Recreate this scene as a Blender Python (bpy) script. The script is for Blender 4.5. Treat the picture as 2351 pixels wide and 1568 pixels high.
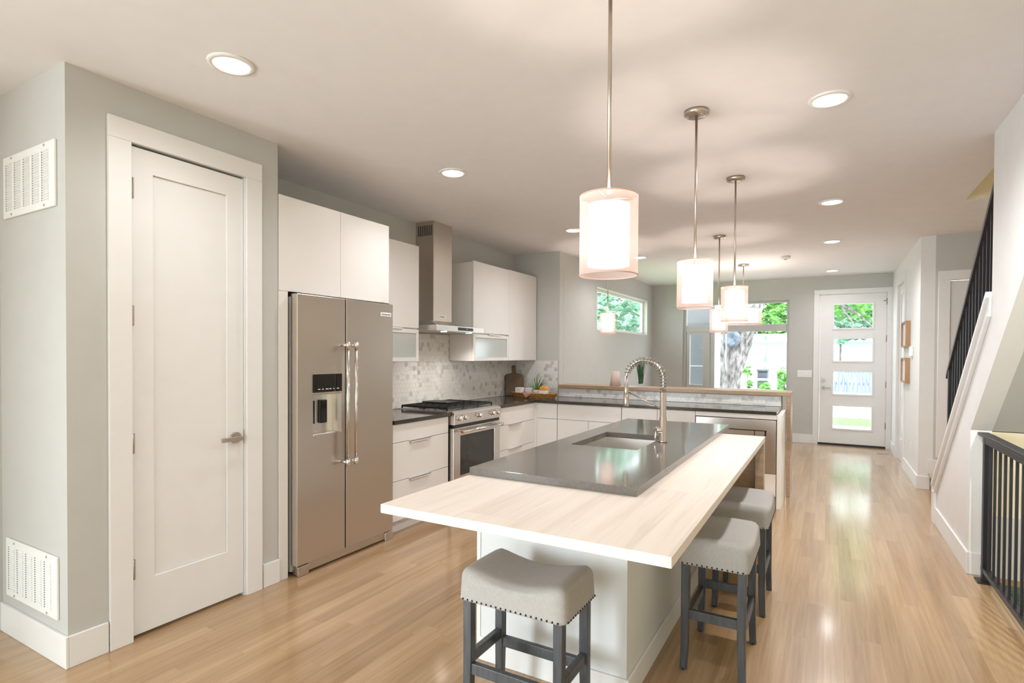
import bpy, bmesh, math, random
from math import sin, cos, pi, radians
from mathutils import Vector, Matrix

random.seed(7)
C = bpy.context.scene
COL = C.collection
for o in list(bpy.data.objects):
    bpy.data.objects.remove(o)

# ------------------------------------------------------------------ camera
CAM_H = 1.436
yaw, pit, rol = radians(29.606), radians(-0.801), radians(-0.310)
fw = Vector((-sin(yaw)*cos(pit), cos(yaw)*cos(pit), sin(pit)))
rt = Vector((cos(yaw), sin(yaw), 0))
dn = fw.cross(rt)
rt2 = rt*cos(rol) + dn*sin(rol)
dn2 = fw.cross(rt2)
cd = bpy.data.cameras.new('camera')
cam = bpy.data.objects.new('camera', cd)
COL.objects.link(cam)
mw = Matrix.Identity(4)
for i in range(3):
    mw[i][0] = rt2[i]; mw[i][1] = -dn2[i]; mw[i][2] = -fw[i]
mw[2][3] = CAM_H
cam.matrix_world = mw
cd.sensor_width = 36.0
cd.lens = 1273.95/2351*36.0
cd.shift_y = (832.22-784.0)/2351
cd.clip_start = 0.05
C.camera = cam

# ------------------------------------------------------------------ view / world / daylight
C.view_settings.view_transform = 'Standard'
C.view_settings.look = 'None'
C.view_settings.gamma = 1.0
C.view_settings.use_curve_mapping = False
C.view_settings.exposure = 0.64

W = bpy.data.worlds.new('World'); C.world = W
W.use_nodes = True
bgn = W.node_tree.nodes['Background']
bgn.inputs[0].default_value = (0.82, 0.93, 1.0, 1)
bgn.inputs[1].default_value = 4.4

def area(name, loc, size, rot, power, col, portal=False, spread=None):
    d = bpy.data.lights.new(name, 'AREA')
    d.shape = 'RECTANGLE'; d.size, d.size_y = size
    d.energy = power; d.color = col
    if spread: d.spread = spread
    if portal: d.cycles.is_portal = True
    o = bpy.data.objects.new(name, d); COL.objects.link(o)
    o.location = loc; o.rotation_euler = rot
    return o
# daylight through the glazed back wall behind the photographer
area('daylight_back_window', (-0.9, -6.92, 1.35), (2.6, 2.0), (radians(-90), 0, pi), 45, (0.86, 0.95, 1.0))
# daylight through the side window behind the photographer
area('daylight_side_window', (-3.66, -2.65, 1.4), (1.9, 1.9), (0, radians(-90), 0), 210, (0.84, 0.94, 1.0))
# unseen warm fill light added under the closed upper stairwell ceiling
area('fill_upper_stairwell', (1.46, 4.2, 5.2), (0.8, 2.6), (0, 0, 0), 20, (1.0, 0.93, 0.78))

# ------------------------------------------------------------------ materials
def new_mat(name):
    m = bpy.data.materials.new(name); m.use_nodes = True
    nt = m.node_tree
    return m, nt, nt.nodes['Principled BSDF']

def N(nt, t, **kw):
    n = nt.nodes.new(t)
    for k, v in kw.items():
        setattr(n, k, v)
    return n

def basic(name, col, rough=0.5, metal=0.0, noise=0.04, scale=8.0, coat=0.0, spec=0.5, bump=0.0, bscale=200.0, stretch=None):
    """plain surface with a little procedural variation"""
    m, nt, b = new_mat(name)
    tc = N(nt, 'ShaderNodeTexCoord')
    src = tc.outputs['Object']
    if stretch:
        mp = N(nt, 'ShaderNodeMapping'); mp.inputs['Scale'].default_value = stretch
        nt.links.new(src, mp.inputs[0]); src = mp.outputs[0]
    nz = N(nt, 'ShaderNodeTexNoise'); nz.inputs['Scale'].default_value = scale; nz.inputs['Detail'].default_value = 4
    nt.links.new(src, nz.inputs['Vector'])
    rmp = N(nt, 'ShaderNodeValToRGB')
    lo = [max(0, c*(1-noise*2)) for c in col]; hi = [min(1, c*(1+noise*2)) for c in col]
    rmp.color_ramp.elements[0].color = (*lo, 1); rmp.color_ramp.elements[1].color = (*hi, 1)
    rmp.color_ramp.elements[0].position = .25; rmp.color_ramp.elements[1].position = .75
    nt.links.new(nz.outputs['Fac'], rmp.inputs[0]); nt.links.new(rmp.outputs[0], b.inputs['Base Color'])
    b.inputs['Roughness'].default_value = rough; b.inputs['Metallic'].default_value = metal
    b.inputs['Specular IOR Level'].default_value = spec
    if coat: b.inputs['Coat Weight'].default_value = coat; b.inputs['Coat Roughness'].default_value = 0.1
    if bump:
        n2 = N(nt, 'ShaderNodeTexNoise'); n2.inputs['Scale'].default_value = bscale; n2.inputs['Detail'].default_value = 3
        nt.links.new(src, n2.inputs['Vector'])
        bp = N(nt, 'ShaderNodeBump'); bp.inputs['Strength'].default_value = bump; bp.inputs['Distance'].default_value = 0.002
        nt.links.new(n2.outputs['Fac'], bp.inputs['Height']); nt.links.new(bp.outputs[0], b.inputs['Normal'])
    return m

def emit(name, col, strength, base=(1, 1, 1)):
    m, nt, b = new_mat(name)
    b.inputs['Base Color'].default_value = (*base, 1)
    b.inputs['Emission Color'].default_value = (*col, 1)
    b.inputs['Emission Strength'].default_value = strength
    b.inputs['Roughness'].default_value = 0.4
    return m

def brushed(name, col, rough=0.28, axis='z'):
    m, nt, b = new_mat(name)
    tc = N(nt, 'ShaderNodeTexCoord'); mp = N(nt, 'ShaderNodeMapping')
    mp.inputs['Scale'].default_value = (3, 3, 350) if axis == 'h' else (260, 260, 2)
    nz = N(nt, 'ShaderNodeTexNoise'); nz.inputs['Scale'].default_value = 1.0; nz.inputs['Detail'].default_value = 5
    nt.links.new(tc.outputs['Object'], mp.inputs[0]); nt.links.new(mp.outputs[0], nz.inputs['Vector'])
    mr = N(nt, 'ShaderNodeMapRange'); mr.inputs['To Min'].default_value = rough*0.93; mr.inputs['To Max'].default_value = rough*1.07
    nt.links.new(nz.outputs['Fac'], mr.inputs['Value']); nt.links.new(mr.outputs[0], b.inputs['Roughness'])
    bp = N(nt, 'ShaderNodeBump'); bp.inputs['Strength'].default_value = 0.012; bp.inputs['Distance'].default_value = 0.001
    nt.links.new(nz.outputs['Fac'], bp.inputs['Height']); nt.links.new(bp.outputs[0], b.inputs['Normal'])
    b.inputs['Base Color'].default_value = (*col, 1); b.inputs['Metallic'].default_value = 1.0
    return m

def wood(name, c1, c2, c3, plank=0.0, length=1.4, rough=0.35, grain=(38, 1.6, 38), coat=0.0, var=0.25, coat_rough=0.12, seam=0.45, bump=.05):
    """boards running along Y; plank=0 for a single board"""
    m, nt, b = new_mat(name)
    L = nt.links.new
    tc = N(nt, 'ShaderNodeTexCoord'); sp = N(nt, 'ShaderNodeSeparateXYZ'); L(tc.outputs['Object'], sp.inputs[0])
    def M(op, a, bb=None, cl=False):
        n = N(nt, 'ShaderNodeMath', operation=op); n.use_clamp = cl
        for i, v in enumerate((a, bb)):
            if v is None: continue
            if isinstance(v, (int, float)): n.inputs[i].default_value = v
            else: L(v, n.inputs[i])
        return n.outputs[0]
    vec = tc.outputs['Object']
    rnd = None; edge = None
    if plank:
        u = M('DIVIDE', sp.outputs['X'], plank); iu = M('FLOOR', u); fu = M('FRACT', u)
        w1 = N(nt, 'ShaderNodeTexWhiteNoise', noise_dimensions='1D'); L(iu, w1.inputs['W'])
        v = M('ADD', M('DIVIDE', sp.outputs['Y'], length), M('MULTIPLY', w1.outputs['Value'], 7.3)); iv = M('FLOOR', v); fv = M('FRACT', v)
        cb = N(nt, 'ShaderNodeCombineXYZ'); L(iu, cb.inputs[0]); L(iv, cb.inputs[1])
        w2 = N(nt, 'ShaderNodeTexWhiteNoise', noise_dimensions='3D'); L(cb.outputs[0], w2.inputs['Vector'])
        rnd = w2.outputs['Value']
        off = N(nt, 'ShaderNodeVectorMath', operation='MULTIPLY_ADD'); L(w2.outputs['Color'], off.inputs[0])
        off.inputs[1].default_value = (9, 31, 5); L(tc.outputs['Object'], off.inputs[2]); vec = off.outputs[0]
        e1 = M('LESS_THAN', fu, 0.018); e2 = M('LESS_THAN', fv, 0.0015); edge = M('MAXIMUM', e1, e2)
    mp = N(nt, 'ShaderNodeMapping'); mp.inputs['Scale'].default_value = grain; L(vec, mp.inputs[0])
    n1 = N(nt, 'ShaderNodeTexNoise'); n1.inputs['Scale'].default_value = 1.0; n1.inputs['Detail'].default_value = 7; n1.inputs['Roughness'].default_value = .62; n1.inputs['Distortion'].default_value = 0.7
    L(mp.outputs[0], n1.inputs['Vector'])
    mp2 = N(nt, 'ShaderNodeMapping'); mp2.inputs['Scale'].default_value = (grain[0]*.16, grain[1]*.35, grain[2]*.16); L(vec, mp2.inputs[0])
    n2 = N(nt, 'ShaderNodeTexNoise'); n2.inputs['Scale'].default_value = 1.0; n2.inputs['Detail'].default_value = 3; L(mp2.outputs[0], n2.inputs['Vector'])
    g = M('ADD', M('MULTIPLY', n1.outputs['Fac'], .55), M('MULTIPLY', n2.outputs['Fac'], .45))
    if rnd is not None:
        g = M('ADD', g, M('MULTIPLY', M('SUBTRACT', rnd, .5), var))
    r = N(nt, 'ShaderNodeValToRGB'); cr = r.color_ramp
    cr.elements[0].position = .3; cr.elements[0].color = (*c1, 1); cr.elements[1].position = .7; cr.elements[1].color = (*c3, 1)
    e = cr.elements.new(.5); e.color = (*c2, 1)
    L(g, r.inputs[0]); out = r.outputs[0]
    if edge is not None:
        mx = N(nt, 'ShaderNodeMix', data_type='RGBA'); mx.inputs['B'].default_value = (*[c*.45 for c in c1], 1)
        L(M('MULTIPLY', edge, seam), mx.inputs['Factor']); L(out, mx.inputs['A']); out = mx.outputs['Result']
    L(out, b.inputs['Base Color'])
    mr = N(nt, 'ShaderNodeMapRange'); mr.inputs['To Min'].default_value = rough*.85; mr.inputs['To Max'].default_value = rough*1.15
    L(n1.outputs['Fac'], mr.inputs['Value']); L(mr.outputs[0], b.inputs['Roughness'])
    bp = N(nt, 'ShaderNodeBump'); bp.inputs['Strength'].default_value = bump; bp.inputs['Distance'].default_value = 0.001
    if bump: L(n1.outputs['Fac'], bp.inputs['Height']); L(bp.outputs[0], b.inputs['Normal'])
    if coat: b.inputs['Coat Weight'].default_value = coat; b.inputs['Coat Roughness'].default_value = coat_rough
    return m

def stone(name, c1, c2, scale=60, rough=.15):
    m, nt, b = new_mat(name)
    tc = N(nt, 'ShaderNodeTexCoord'); nz = N(nt, 'ShaderNodeTexNoise'); nz.inputs['Scale'].default_value = scale; nz.inputs['Detail'].default_value = 6
    r = N(nt, 'ShaderNodeValToRGB'); r.color_ramp.elements[0].color = (*c1, 1); r.color_ramp.elements[1].color = (*c2, 1)
    r.color_ramp.elements[0].position = .35; r.color_ramp.elements[1].position = .65
    nt.links.new(tc.outputs['Object'], nz.inputs['Vector']); nt.links.new(nz.outputs['Fac'], r.inputs[0]); nt.links.new(r.outputs[0], b.inputs['Base Color'])
    b.inputs['Roughness'].default_value = rough
    return m

def marble_hex(name):
    m, nt, b = new_mat(name); L = nt.links.new
    at = N(nt, 'ShaderNodeAttribute', attribute_name='tile')
    tc = N(nt, 'ShaderNodeTexCoord')
    nz = N(nt, 'ShaderNodeTexNoise'); nz.inputs['Scale'].default_value = 5.0; nz.inputs['Detail'].default_value = 5; nz.inputs['Distortion'].default_value = 1.5
    L(tc.outputs['Object'], nz.inputs['Vector'])
    sm = N(nt, 'ShaderNodeMath', operation='ADD')
    hv = N(nt, 'ShaderNodeMath', operation='MULTIPLY'); hv.inputs[1].default_value = .55; L(nz.outputs['Fac'], hv.inputs[0])
    L(at.outputs['Fac'], sm.inputs[0]); L(hv.outputs[0], sm.inputs[1])
    r = N(nt, 'ShaderNodeValToRGB'); cr = r.color_ramp
    cr.elements[0].position = .28; cr.elements[0].color = (.50, .49, .48, 1)
    cr.elements[1].position = .74; cr.elements[1].color = (.82, .80, .77, 1)
    e = cr.elements.new(.48); e.color = (.60, .58, .56, 1)
    L(sm.outputs[0], r.inputs[0]); L(r.outputs[0], b.inputs['Base Color']); b.inputs['Roughness'].default_value = .25
    return m

def sheer(name, col, a=0.5, tr=.5, glow=0.0):
    m, nt, b = new_mat(name); L = nt.links.new
    out = nt.nodes['Material Output']
    t = N(nt, 'ShaderNodeBsdfTransparent'); d = N(nt, 'ShaderNodeBsdfDiffuse'); tl = N(nt, 'ShaderNodeBsdfTranslucent')
    d.inputs[0].default_value = (*col, 1); tl.inputs[0].default_value = (*col, 1)
    m1 = N(nt, 'ShaderNodeMixShader'); m1.inputs[0].default_value = tr; L(d.outputs[0], m1.inputs[1]); L(tl.outputs[0], m1.inputs[2])
    m2 = N(nt, 'ShaderNodeMixShader'); m2.inputs[0].default_value = a; L(t.outputs[0], m2.inputs[1]); L(m1.outputs[0], m2.inputs[2])
    # fine weave of the cloth
    L(m2.outputs[0], out.inputs[0]); nt.nodes.remove(b)
    return m

def glass(name, tint=(1, 1, 1), refl=0.06):
    m, nt, b = new_mat(name); L = nt.links.new
    out = nt.nodes['Material Output']
    t = N(nt, 'ShaderNodeBsdfTransparent'); t.inputs[0].default_value = (*tint, 1)
    g = N(nt, 'ShaderNodeBsdfGlossy'); g.inputs['Roughness'].default_value = .02
    fr = N(nt, 'ShaderNodeFresnel'); fr.inputs[0].default_value = 1.45
    ge = N(nt, 'ShaderNodeNewGeometry'); iv = N(nt, 'ShaderNodeMath', operation='SUBTRACT'); iv.inputs[0].default_value = 1.0
    L(ge.outputs['Backfacing'], iv.inputs[1]); ml = N(nt, 'ShaderNodeMath', operation='MULTIPLY'); L(iv.outputs[0], ml.inputs[0]); L(fr.outputs[0], ml.inputs[1])
    mx = N(nt, 'ShaderNodeMixShader'); L(ml.outputs[0], mx.inputs[0]); L(t.outputs[0], mx.inputs[1]); L(g.outputs[0], mx.inputs[2])
    L(mx.outputs[0], out.inputs[0]); nt.nodes.remove(b)
    return m

MT = dict(
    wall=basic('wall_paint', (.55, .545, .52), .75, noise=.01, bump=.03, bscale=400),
    litwall=basic('lit_wall_paint', (.80, .795, .785), .7, noise=.01, bump=.03, bscale=400),  # wall paint made lighter, light on these walls put into the colour
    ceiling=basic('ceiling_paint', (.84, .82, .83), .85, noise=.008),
    trim=basic('white_trim_paint', (.82, .81, .80), .4, noise=.008),
    cab=basic('white_cabinet_lacquer', (.82, .79, .765), .32, noise=.006),
    panel=basic('island_paint', (.72, .735, .735), .5, noise=.01),
    floor=wood('oak_floor', (.265, .148, .066), (.392, .243, .119), (.49, .332, .186), plank=.083, length=1.3, rough=.32, grain=(48, 1.6, 48), coat=.75, var=.15, coat_rough=.13, seam=.3, bump=0),
    pale=wood('pale_washed_wood', (.64, .54, .46), (.80, .71, .63), (.86, .78, .70), plank=.21, length=6.0, rough=.40, grain=(26, 1.1, 26), var=.05, seam=.04),
    barwood=wood('oak_bar_wood', (.27, .165, .09), (.38, .25, .15), (.48, .34, .22), rough=.35, grain=(6, 30, 30)),
    quartz=stone('dark_quartz', (.142, .124, .109), (.168, .149, .133), 90, .09),
    quartzdark=stone('perimeter_dark_quartz', (.040, .033, .027), (.062, .052, .043), 90, .10),
    spring=basic('dark_spring_steel', (.30, .27, .24), .3, 1.0, noise=.02),
    steel=brushed('brushed_steel', (.60, .55, .49), .30),
    steelh=brushed('brushed_steel_bright', (.66, .63, .59), .26, 'h'),
    sinksteel=basic('satin_sink_steel', (.78, .75, .71), .38, 1.0, noise=.01),
    chrome=basic('polished_chrome', (.78, .76, .74), .12, 1.0, noise=.01),
    nickel=basic('satin_nickel', (.52, .46, .40), .28, 1.0, noise=.02),
    black=basic('black_iron', (.012, .012, .012), .45, noise=.1),
    darkmetal=basic('black_rail_paint', (.014, .013, .018), .4, noise=.1),
    blackgloss=basic('black_gloss', (.006, .006, .006), .12, noise=.1),
    ovenglass=basic('oven_glass', (.03, .028, .022), .06, noise=.05),
    frost=basic('frosted_glass', (.50, .53, .50), .12, noise=.01, coat=.6),
    plastic=basic('white_plastic', (.86, .86, .84), .4, noise=.005),
    greyplastic=basic('grey_plastic', (.42, .41, .40), .4, noise=.02),
    linen=basic('grey_linen', (.42, .40, .375), .9, noise=.03, scale=90, bump=.35, bscale=700, stretch=(1, 1, 1)),
    stoolwood=basic('charcoal_wood', (.060, .063, .068), .38, noise=.2, scale=20, stretch=(3, 3, .4)),
    nail=basic('dark_nailhead', (.03, .028, .026), .35, .6, noise=.1),
    glow=emit('downlight_lens', (1.0, .90, .78), 9.0),
    opal=emit('opal_shade_glass', (1.0, .86, .78), 1.15, (.9, .85, .82)),
    sheer=sheer('sheer_organza', (.95, .76, .72), .50, .6),
    pull=basic('satin_aluminium_pull', (.68, .655, .625), .4, noise=.02),
    ring=basic('blush_shade_ring', (.66, .42, .37), .5, noise=.02),
    glass=glass('window_glass'),
    hex=marble_hex('marble_mosaic'),
    grout=basic('grout', (.62, .60, .57), .8, noise=.02),
    board=wood('walnut_board', (.05, .03, .015), (.10, .06, .03), (.16, .10, .05), rough=.5, grain=(40, 40, 2)),
    basket=basic('woven_seagrass', (.34, .17, .045), .7, noise=.35, scale=90),
    napkin=basic('dusty_pink_cloth', (.42, .22, .16), .9, noise=.06, scale=80),
    leaf=basic('plant_leaf', (.09, .20, .035), .5, noise=.3, scale=20),
    grassdark=basic('dark_grass_leaf', (.012, .10, .02), .5, noise=.4, scale=30),
    ceramic=basic('white_ceramic', (.80, .77, .72), .3, noise=.02),
    blushcer=basic('blush_ceramic', (.66, .53, .47), .7, noise=.03),
    orange=basic('orange_candle', (.85, .36, .04), .5, noise=.08),
    copper=basic('copper_medallion', (.50, .10, .05), .25, .7, noise=.05),
    frame=basic('oak_picture_frame', (.40, .24, .13), .5, noise=.1, scale=30, stretch=(1, 1, .2)),
    paper=basic('white_mat_board', (.80, .79, .77), .7, noise=.01),
    gold=basic('upper_stair_wall_paint', (.60, .53, .38), .8, noise=.01),
    cream=basic('cream_stairwell_paint', (.72, .66, .50), .8, noise=.01),
    carpet=basic('basement_carpet', (.05, .10, .07), .95, noise=.2, scale=60),
    letter=basic('dark_lettering', (.05, .05, .05), .5, noise=.02),
    bark=basic('tree_bark', (.17, .155, .15), .9, noise=.6, scale=9, bump=1.0, bscale=16, stretch=(1.6, 1.6, .6)),
    knot=basic('tree_knot', (.13, .15, .185), .9, noise=.3, scale=14),
    lawn=basic('lawn_grass', (.10, .30, .05), .9, noise=.25, scale=30),
    foliage=basic('summer_foliage', (.14, .34, .07), .6, noise=.45, scale=3),
    foliageblue=basic('cool_foliage', (.18, .34, .22), .6, noise=.4, scale=3),
    concrete=basic('pale_concrete', (.50, .49, .47), .9, noise=.05),
    asphalt=basic('pale_asphalt', (.48, .48, .47), .9, noise=.06, scale=40),
    siding=basic('white_siding', (.46, .55, .54), .7, noise=.03, stretch=(.2, .2, 12)),
    greypanel=basic('grey_cement_panel', (.20, .205, .22), .7, noise=.02),
    fence=basic('weathered_grey_fence', (.16, .19, .25), .8, noise=.35, scale=4, stretch=(9, 9, .3)),
    darkroof=basic('dark_shingle', (.07, .075, .09), .8, noise=.2),
)

# ------------------------------------------------------------------ mesh helpers
def box(bm, x0, x1, y0, y1, z0, z1):
    v = [bm.verts.new((x, y, z)) for x in (x0, x1) for y in (y0, y1) for z in (z0, z1)]
    for f in ((0, 1, 3, 2), (4, 6, 7, 5), (0, 4, 5, 1), (2, 3, 7, 6), (0, 2, 6, 4), (1, 5, 7, 3)):
        bm.faces.new([v[i] for i in f])
    return v

def prism(bm, pts, axis, a0, a1):
    """extrude a polygon; axis 'x': pts are (y,z), 'y': (x,z), 'z': (x,y)"""
    def mk(p, a):
        return {'x': (a, p[0], p[1]), 'y': (p[0], a, p[1]), 'z': (p[0], p[1], a)}[axis]
    A = [bm.verts.new(mk(p, a0)) for p in pts]; B = [bm.verts.new(mk(p, a1)) for p in pts]
    bm.faces.new(A); bm.faces.new(B[::-1])
    n = len(pts)
    for i in range(n):
        j = (i+1) % n
        bm.faces.new((A[i], B[i], B[j], A[j]))

def basis(d):
    d = Vector(d).normalized()
    a = Vector((0, 0, 1)) if abs(d.z) < .9 else Vector((1, 0, 0))
    u = d.cross(a).normalized(); w = d.cross(u).normalized()
    return u, w

def cyl(bm, p0, p1, r, seg=20, r2=None, cap=True):
    p0, p1 = Vector(p0), Vector(p1); r2 = r if r2 is None else r2
    u, w = basis(p1-p0)
    A = [bm.verts.new(p0+(u*cos(2*pi*i/seg)+w*sin(2*pi*i/seg))*r) for i in range(seg)]
    B = [bm.verts.new(p1+(u*cos(2*pi*i/seg)+w*sin(2*pi*i/seg))*r2) for i in range(seg)]
    for i in range(seg):
        j = (i+1) % seg
        f = bm.faces.new((A[i], A[j], B[j], B[i])); f.smooth = True
    if cap:
        bm.faces.new(A[::-1]); bm.faces.new(B)

def tube(bm, pts, r, seg=10, cap=True):
    pts = [Vector(p) for p in pts]; rings = []
    rs = r if isinstance(r, (list, tuple)) else [r]*len(pts)
    u0 = None
    for i, p in enumerate(pts):
        d = (pts[min(i+1, len(pts)-1)]-pts[max(i-1, 0)]).normalized()
        if u0 is None: u0, _ = basis(d)
        u = (u0-d*u0.dot(d)).normalized(); w = d.cross(u); u0 = u
        rings.append([bm.verts.new(p+(u*cos(2*pi*k/seg)+w*sin(2*pi*k/seg))*rs[i]) for k in range(seg)])
    for a, b in zip(rings, rings[1:]):
        for k in range(seg):
            j = (k+1) % seg
            f = bm.faces.new((a[k], a[j], b[j], b[k])); f.smooth = True
    if cap:
        bm.faces.new(rings[0][::-1]); bm.faces.new(rings[-1])

def lathe(bm, prof, cx=0, cy=0, cz=0, seg=32, smooth=True):
    rings = []
    for r, z in prof:
        if r < 1e-6: rings.append([bm.verts.new((cx, cy, cz+z))])
        else: rings.append([bm.verts.new((cx+r*cos(2*pi*i/seg), cy+r*sin(2*pi*i/seg), cz+z)) for i in range(seg)])
    for a, b in zip(rings, rings[1:]):
        for i in range(seg):
            j = (i+1) % seg
            va = [a[0]] if len(a) == 1 else [a[i], a[j]]
            vb = [b[0]] if len(b) == 1 else [b[j], b[i]]
            if len(va)+len(vb) >= 3:
                f = bm.faces.new(va+vb); f.smooth = smooth

def sphere(bm, c, r, seg=10, sx=1, sy=1, sz=1):
    vs = bmesh.ops.create_uvsphere(bm, u_segments=seg, v_segments=max(5, seg//2), radius=r)['verts']
    for v in vs:
        v.co = Vector((v.co.x*sx+c[0], v.co.y*sy+c[1], v.co.z*sz+c[2]))
        for f in v.link_faces: f.smooth = True

def text_bm(bm, s, size, loc, right, up, ext=.0006):
    """letters as a mesh lying in the plane (right, up)"""
    cu = bpy.data.curves.new('lettering', 'FONT'); cu.body = s; cu.size = size; cu.extrude = ext
    cu.align_x = 'CENTER'; cu.align_y = 'CENTER'
    to = bpy.data.objects.new('lettering', cu); COL.objects.link(to)
    dg = bpy.context.evaluated_depsgraph_get()
    me = bpy.data.meshes.new_from_object(to.evaluated_get(dg))
    r, u = Vector(right), Vector(up); n = r.cross(u)
    me.transform(Matrix(((r.x, u.x, n.x, loc[0]), (r.y, u.y, n.y, loc[1]), (r.z, u.z, n.z, loc[2]), (0, 0, 0, 1))))
    bm.from_mesh(me)
    bpy.data.objects.remove(to); bpy.data.curves.remove(cu); bpy.data.meshes.remove(me)

def B():
    return bmesh.new()

def obj(name, bm, mat, parent=None, bevel=0.0, seg=2, smooth=False, sub=0, loc=None):
    """link one bmesh as ONE mesh object; geometry is given in world space, a parent's world location is subtracted"""
    bmesh.ops.recalc_face_normals(bm, faces=bm.faces)
    off = Vector((0, 0, 0))
    if parent is not None:
        p = parent
        while p is not None:
            off += p.location; p = p.parent
    if loc is not None:
        off = Vector(loc)
    if off.length > 0:
        for v in bm.verts: v.co -= off
    me = bpy.data.meshes.new(name); bm.to_mesh(me); bm.free()
    if mat is not None: me.materials.append(mat)
    if smooth:
        for p in me.polygons: p.use_smooth = True
    o = bpy.data.objects.new(name, me); COL.objects.link(o)
    if parent is not None: o.parent = parent
    elif loc is not None: o.location = loc
    if bevel:
        md = o.modifiers.new('bevel', 'BEVEL'); md.width = bevel; md.segments = seg; md.limit_method = 'ANGLE'; md.angle_limit = radians(40)
    if sub:
        md = o.modifiers.new('sub', 'SUBSURF'); md.levels = sub; md.render_levels = sub
    return o

def clean(bm):
    """merge blocks that touch: weld, drop the shared inner faces, dissolve coplanar seams"""
    bmesh.ops.remove_doubles(bm, verts=bm.verts, dist=1e-5)
    bm.verts.index_update()
    seen = {}
    for f in bm.faces:
        seen.setdefault(tuple(sorted(v.index for v in f.verts)), []).append(f)
    bmesh.ops.delete(bm, geom=[f for fs in seen.values() if len(fs) > 1 for f in fs], context='FACES')
    bmesh.ops.recalc_face_normals(bm, faces=bm.faces)
    bmesh.ops.dissolve_limit(bm, angle_limit=radians(1), verts=bm.verts, edges=bm.edges)
    return bm

def tag(o, label, cat, group=None, kind=None):
    o['label'] = label; o['category'] = cat
    if group: o['group'] = group
    if kind: o['kind'] = kind
    return o

def thing(name, label, cat, loc=(0, 0, 0), group=None, kind=None):
    o = bpy.data.objects.new(name, None); COL.objects.link(o)
    o.location = loc; o.empty_display_size = .1
    return tag(o, label, cat, group, kind)

def copy_tree(o, parent=None):
    c = o.copy(); COL.objects.link(c); c.parent = parent
    for ch in list(o.children): copy_tree(ch, c)
    return c

def struct(name, bm, mat, label=None, cat=None, **kw):
    o = obj(name, bm, mat, **kw); o['kind'] = 'structure'
    if label: o['label'] = label; o['category'] = cat
    return o

def holes_wall(bm, axis, a0, a1, u0, u1, z0, z1, holes):
    us = sorted({u0, u1, *[h[0] for h in holes], *[h[1] for h in holes]})
    zs = sorted({z0, z1, *[h[2] for h in holes], *[h[3] for h in holes]})
    for i in range(len(us)-1):
        for j in range(len(zs)-1):
            um, zm = (us[i]+us[i+1])/2, (zs[j]+zs[j+1])/2
            if any(h[0] < um < h[1] and h[2] < zm < h[3] for h in holes): continue
            if axis == 'x': box(bm, a0, a1, us[i], us[i+1], zs[j], zs[j+1])
            else: box(bm, us[i], us[i+1], a0, a1, zs[j], zs[j+1])

# ------------------------------------------------------------------ room shell
CE = 2.74
XP, XK, YF, XR, XS = -2.99, -3.57, 10.40, .87, .83
YST = 6.36                                   # kitchen end wall / half wall face
def xl(y): return -2.93+(y-6.36)*.0173       # living-room side wall, very slightly out of square
XE = 1.95                                    # far side of the stairwell

bm = B()
for r in ((-3.9, .93, -7.1, 10.6), (.93, XE+.1, -7.1, 0.6), (.93, XE+.1, 4.69, 7.6)):
    box(bm, r[0], r[1], r[2], r[3], -.12, 0)
struct('floor', bm, MT['floor'], 'oak plank floor running from the kitchen to the front door', 'floor')
bm = B()
box(bm, -3.9, .98, -7.1, 10.6, CE, CE+.25)
box(bm, .98, XE+.1, 5.885, 10.6, CE, CE+.25)
box(bm, .98, XE+.1, -7.1, 2.45, CE, CE+.25)
struct('ceiling', bm, MT['ceiling'], 'flat off-white ceiling with a stairwell opening', 'ceiling')

bm = B(); holes_wall(bm, 'x', XP-.12, XP, 1.185, 2.295, 0, CE, [(1.452, 2.072, -1, 2.468)])
struct('wall_left_pantry', bm, MT['wall'], 'greige wall around the pantry door', 'wall')
bm = B(); box(bm, -3.70, XP-.12, 1.185, 1.305, 0, CE)
struct('wall_left_return', bm, MT['wall'], 'short wall with two vent grilles at far left', 'wall')
bm = B(); holes_wall(bm, 'x', -3.82, -3.70, -7.1, 1.305, 0, CE, [(-3.65, -1.65, .4, 2.4)])
struct('wall_left_back', bm, MT['wall'], 'wall at the extreme left picture edge', 'wall')
bm = B(); box(bm, XK, XP-.12, 2.20, 2.295, 0, CE)
struct('wall_left_pantry_side', bm, MT['wall'], 'pantry side wall beside the refrigerator', 'wall')
bm = B(); box(bm, XK-.12, XK, 1.305, YST+.12, 0, CE)
struct('wall_left_kitchen', bm, MT['wall'], 'greige wall above the kitchen wall cabinets', 'wall')
bm = B(); box(bm, XK, -2.93, YST, YST+.12, 0, CE)
struct('wall_kitchen_end', bm, MT['wall'], 'short wall at the end of the kitchen counter', 'wall')
bm = B(); holes_wall(bm, 'x', -3.05, -2.93, YST+.12, YF+.12, 0, CE, [(7.60, 10.02, 1.81, 2.425)])
for v in bm.verts: v.co.x += (v.co.y-6.36)*.0173
struct('wall_left_living', bm, MT['wall'], 'living room side wall with the high narrow window', 'wall')
bm = B(); holes_wall(bm, 'y', YF, YF+.14, -3.05, 1.05, 0, CE, [(-2.31, -.565, .80, 2.385), (-.125, .815, -1, 2.448)])
struct('wall_far', bm, MT['wall'], 'far wall holding the front door and street window', 'wall')
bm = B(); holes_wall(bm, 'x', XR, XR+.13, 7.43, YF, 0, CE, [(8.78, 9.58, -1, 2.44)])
struct('wall_right_hall', bm, MT['litwall'], 'bright hall wall right of the front door', 'wall')
bm = B(); holes_wall(bm, 'y', 7.43, 7.56, XR+.13, XE+.1, 0, CE, [(1.125, 1.885, -1, 2.255)])
struct('wall_right_alcove', bm, MT['wall'], 'greige wall behind the stairs with a white door', 'wall')
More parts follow.
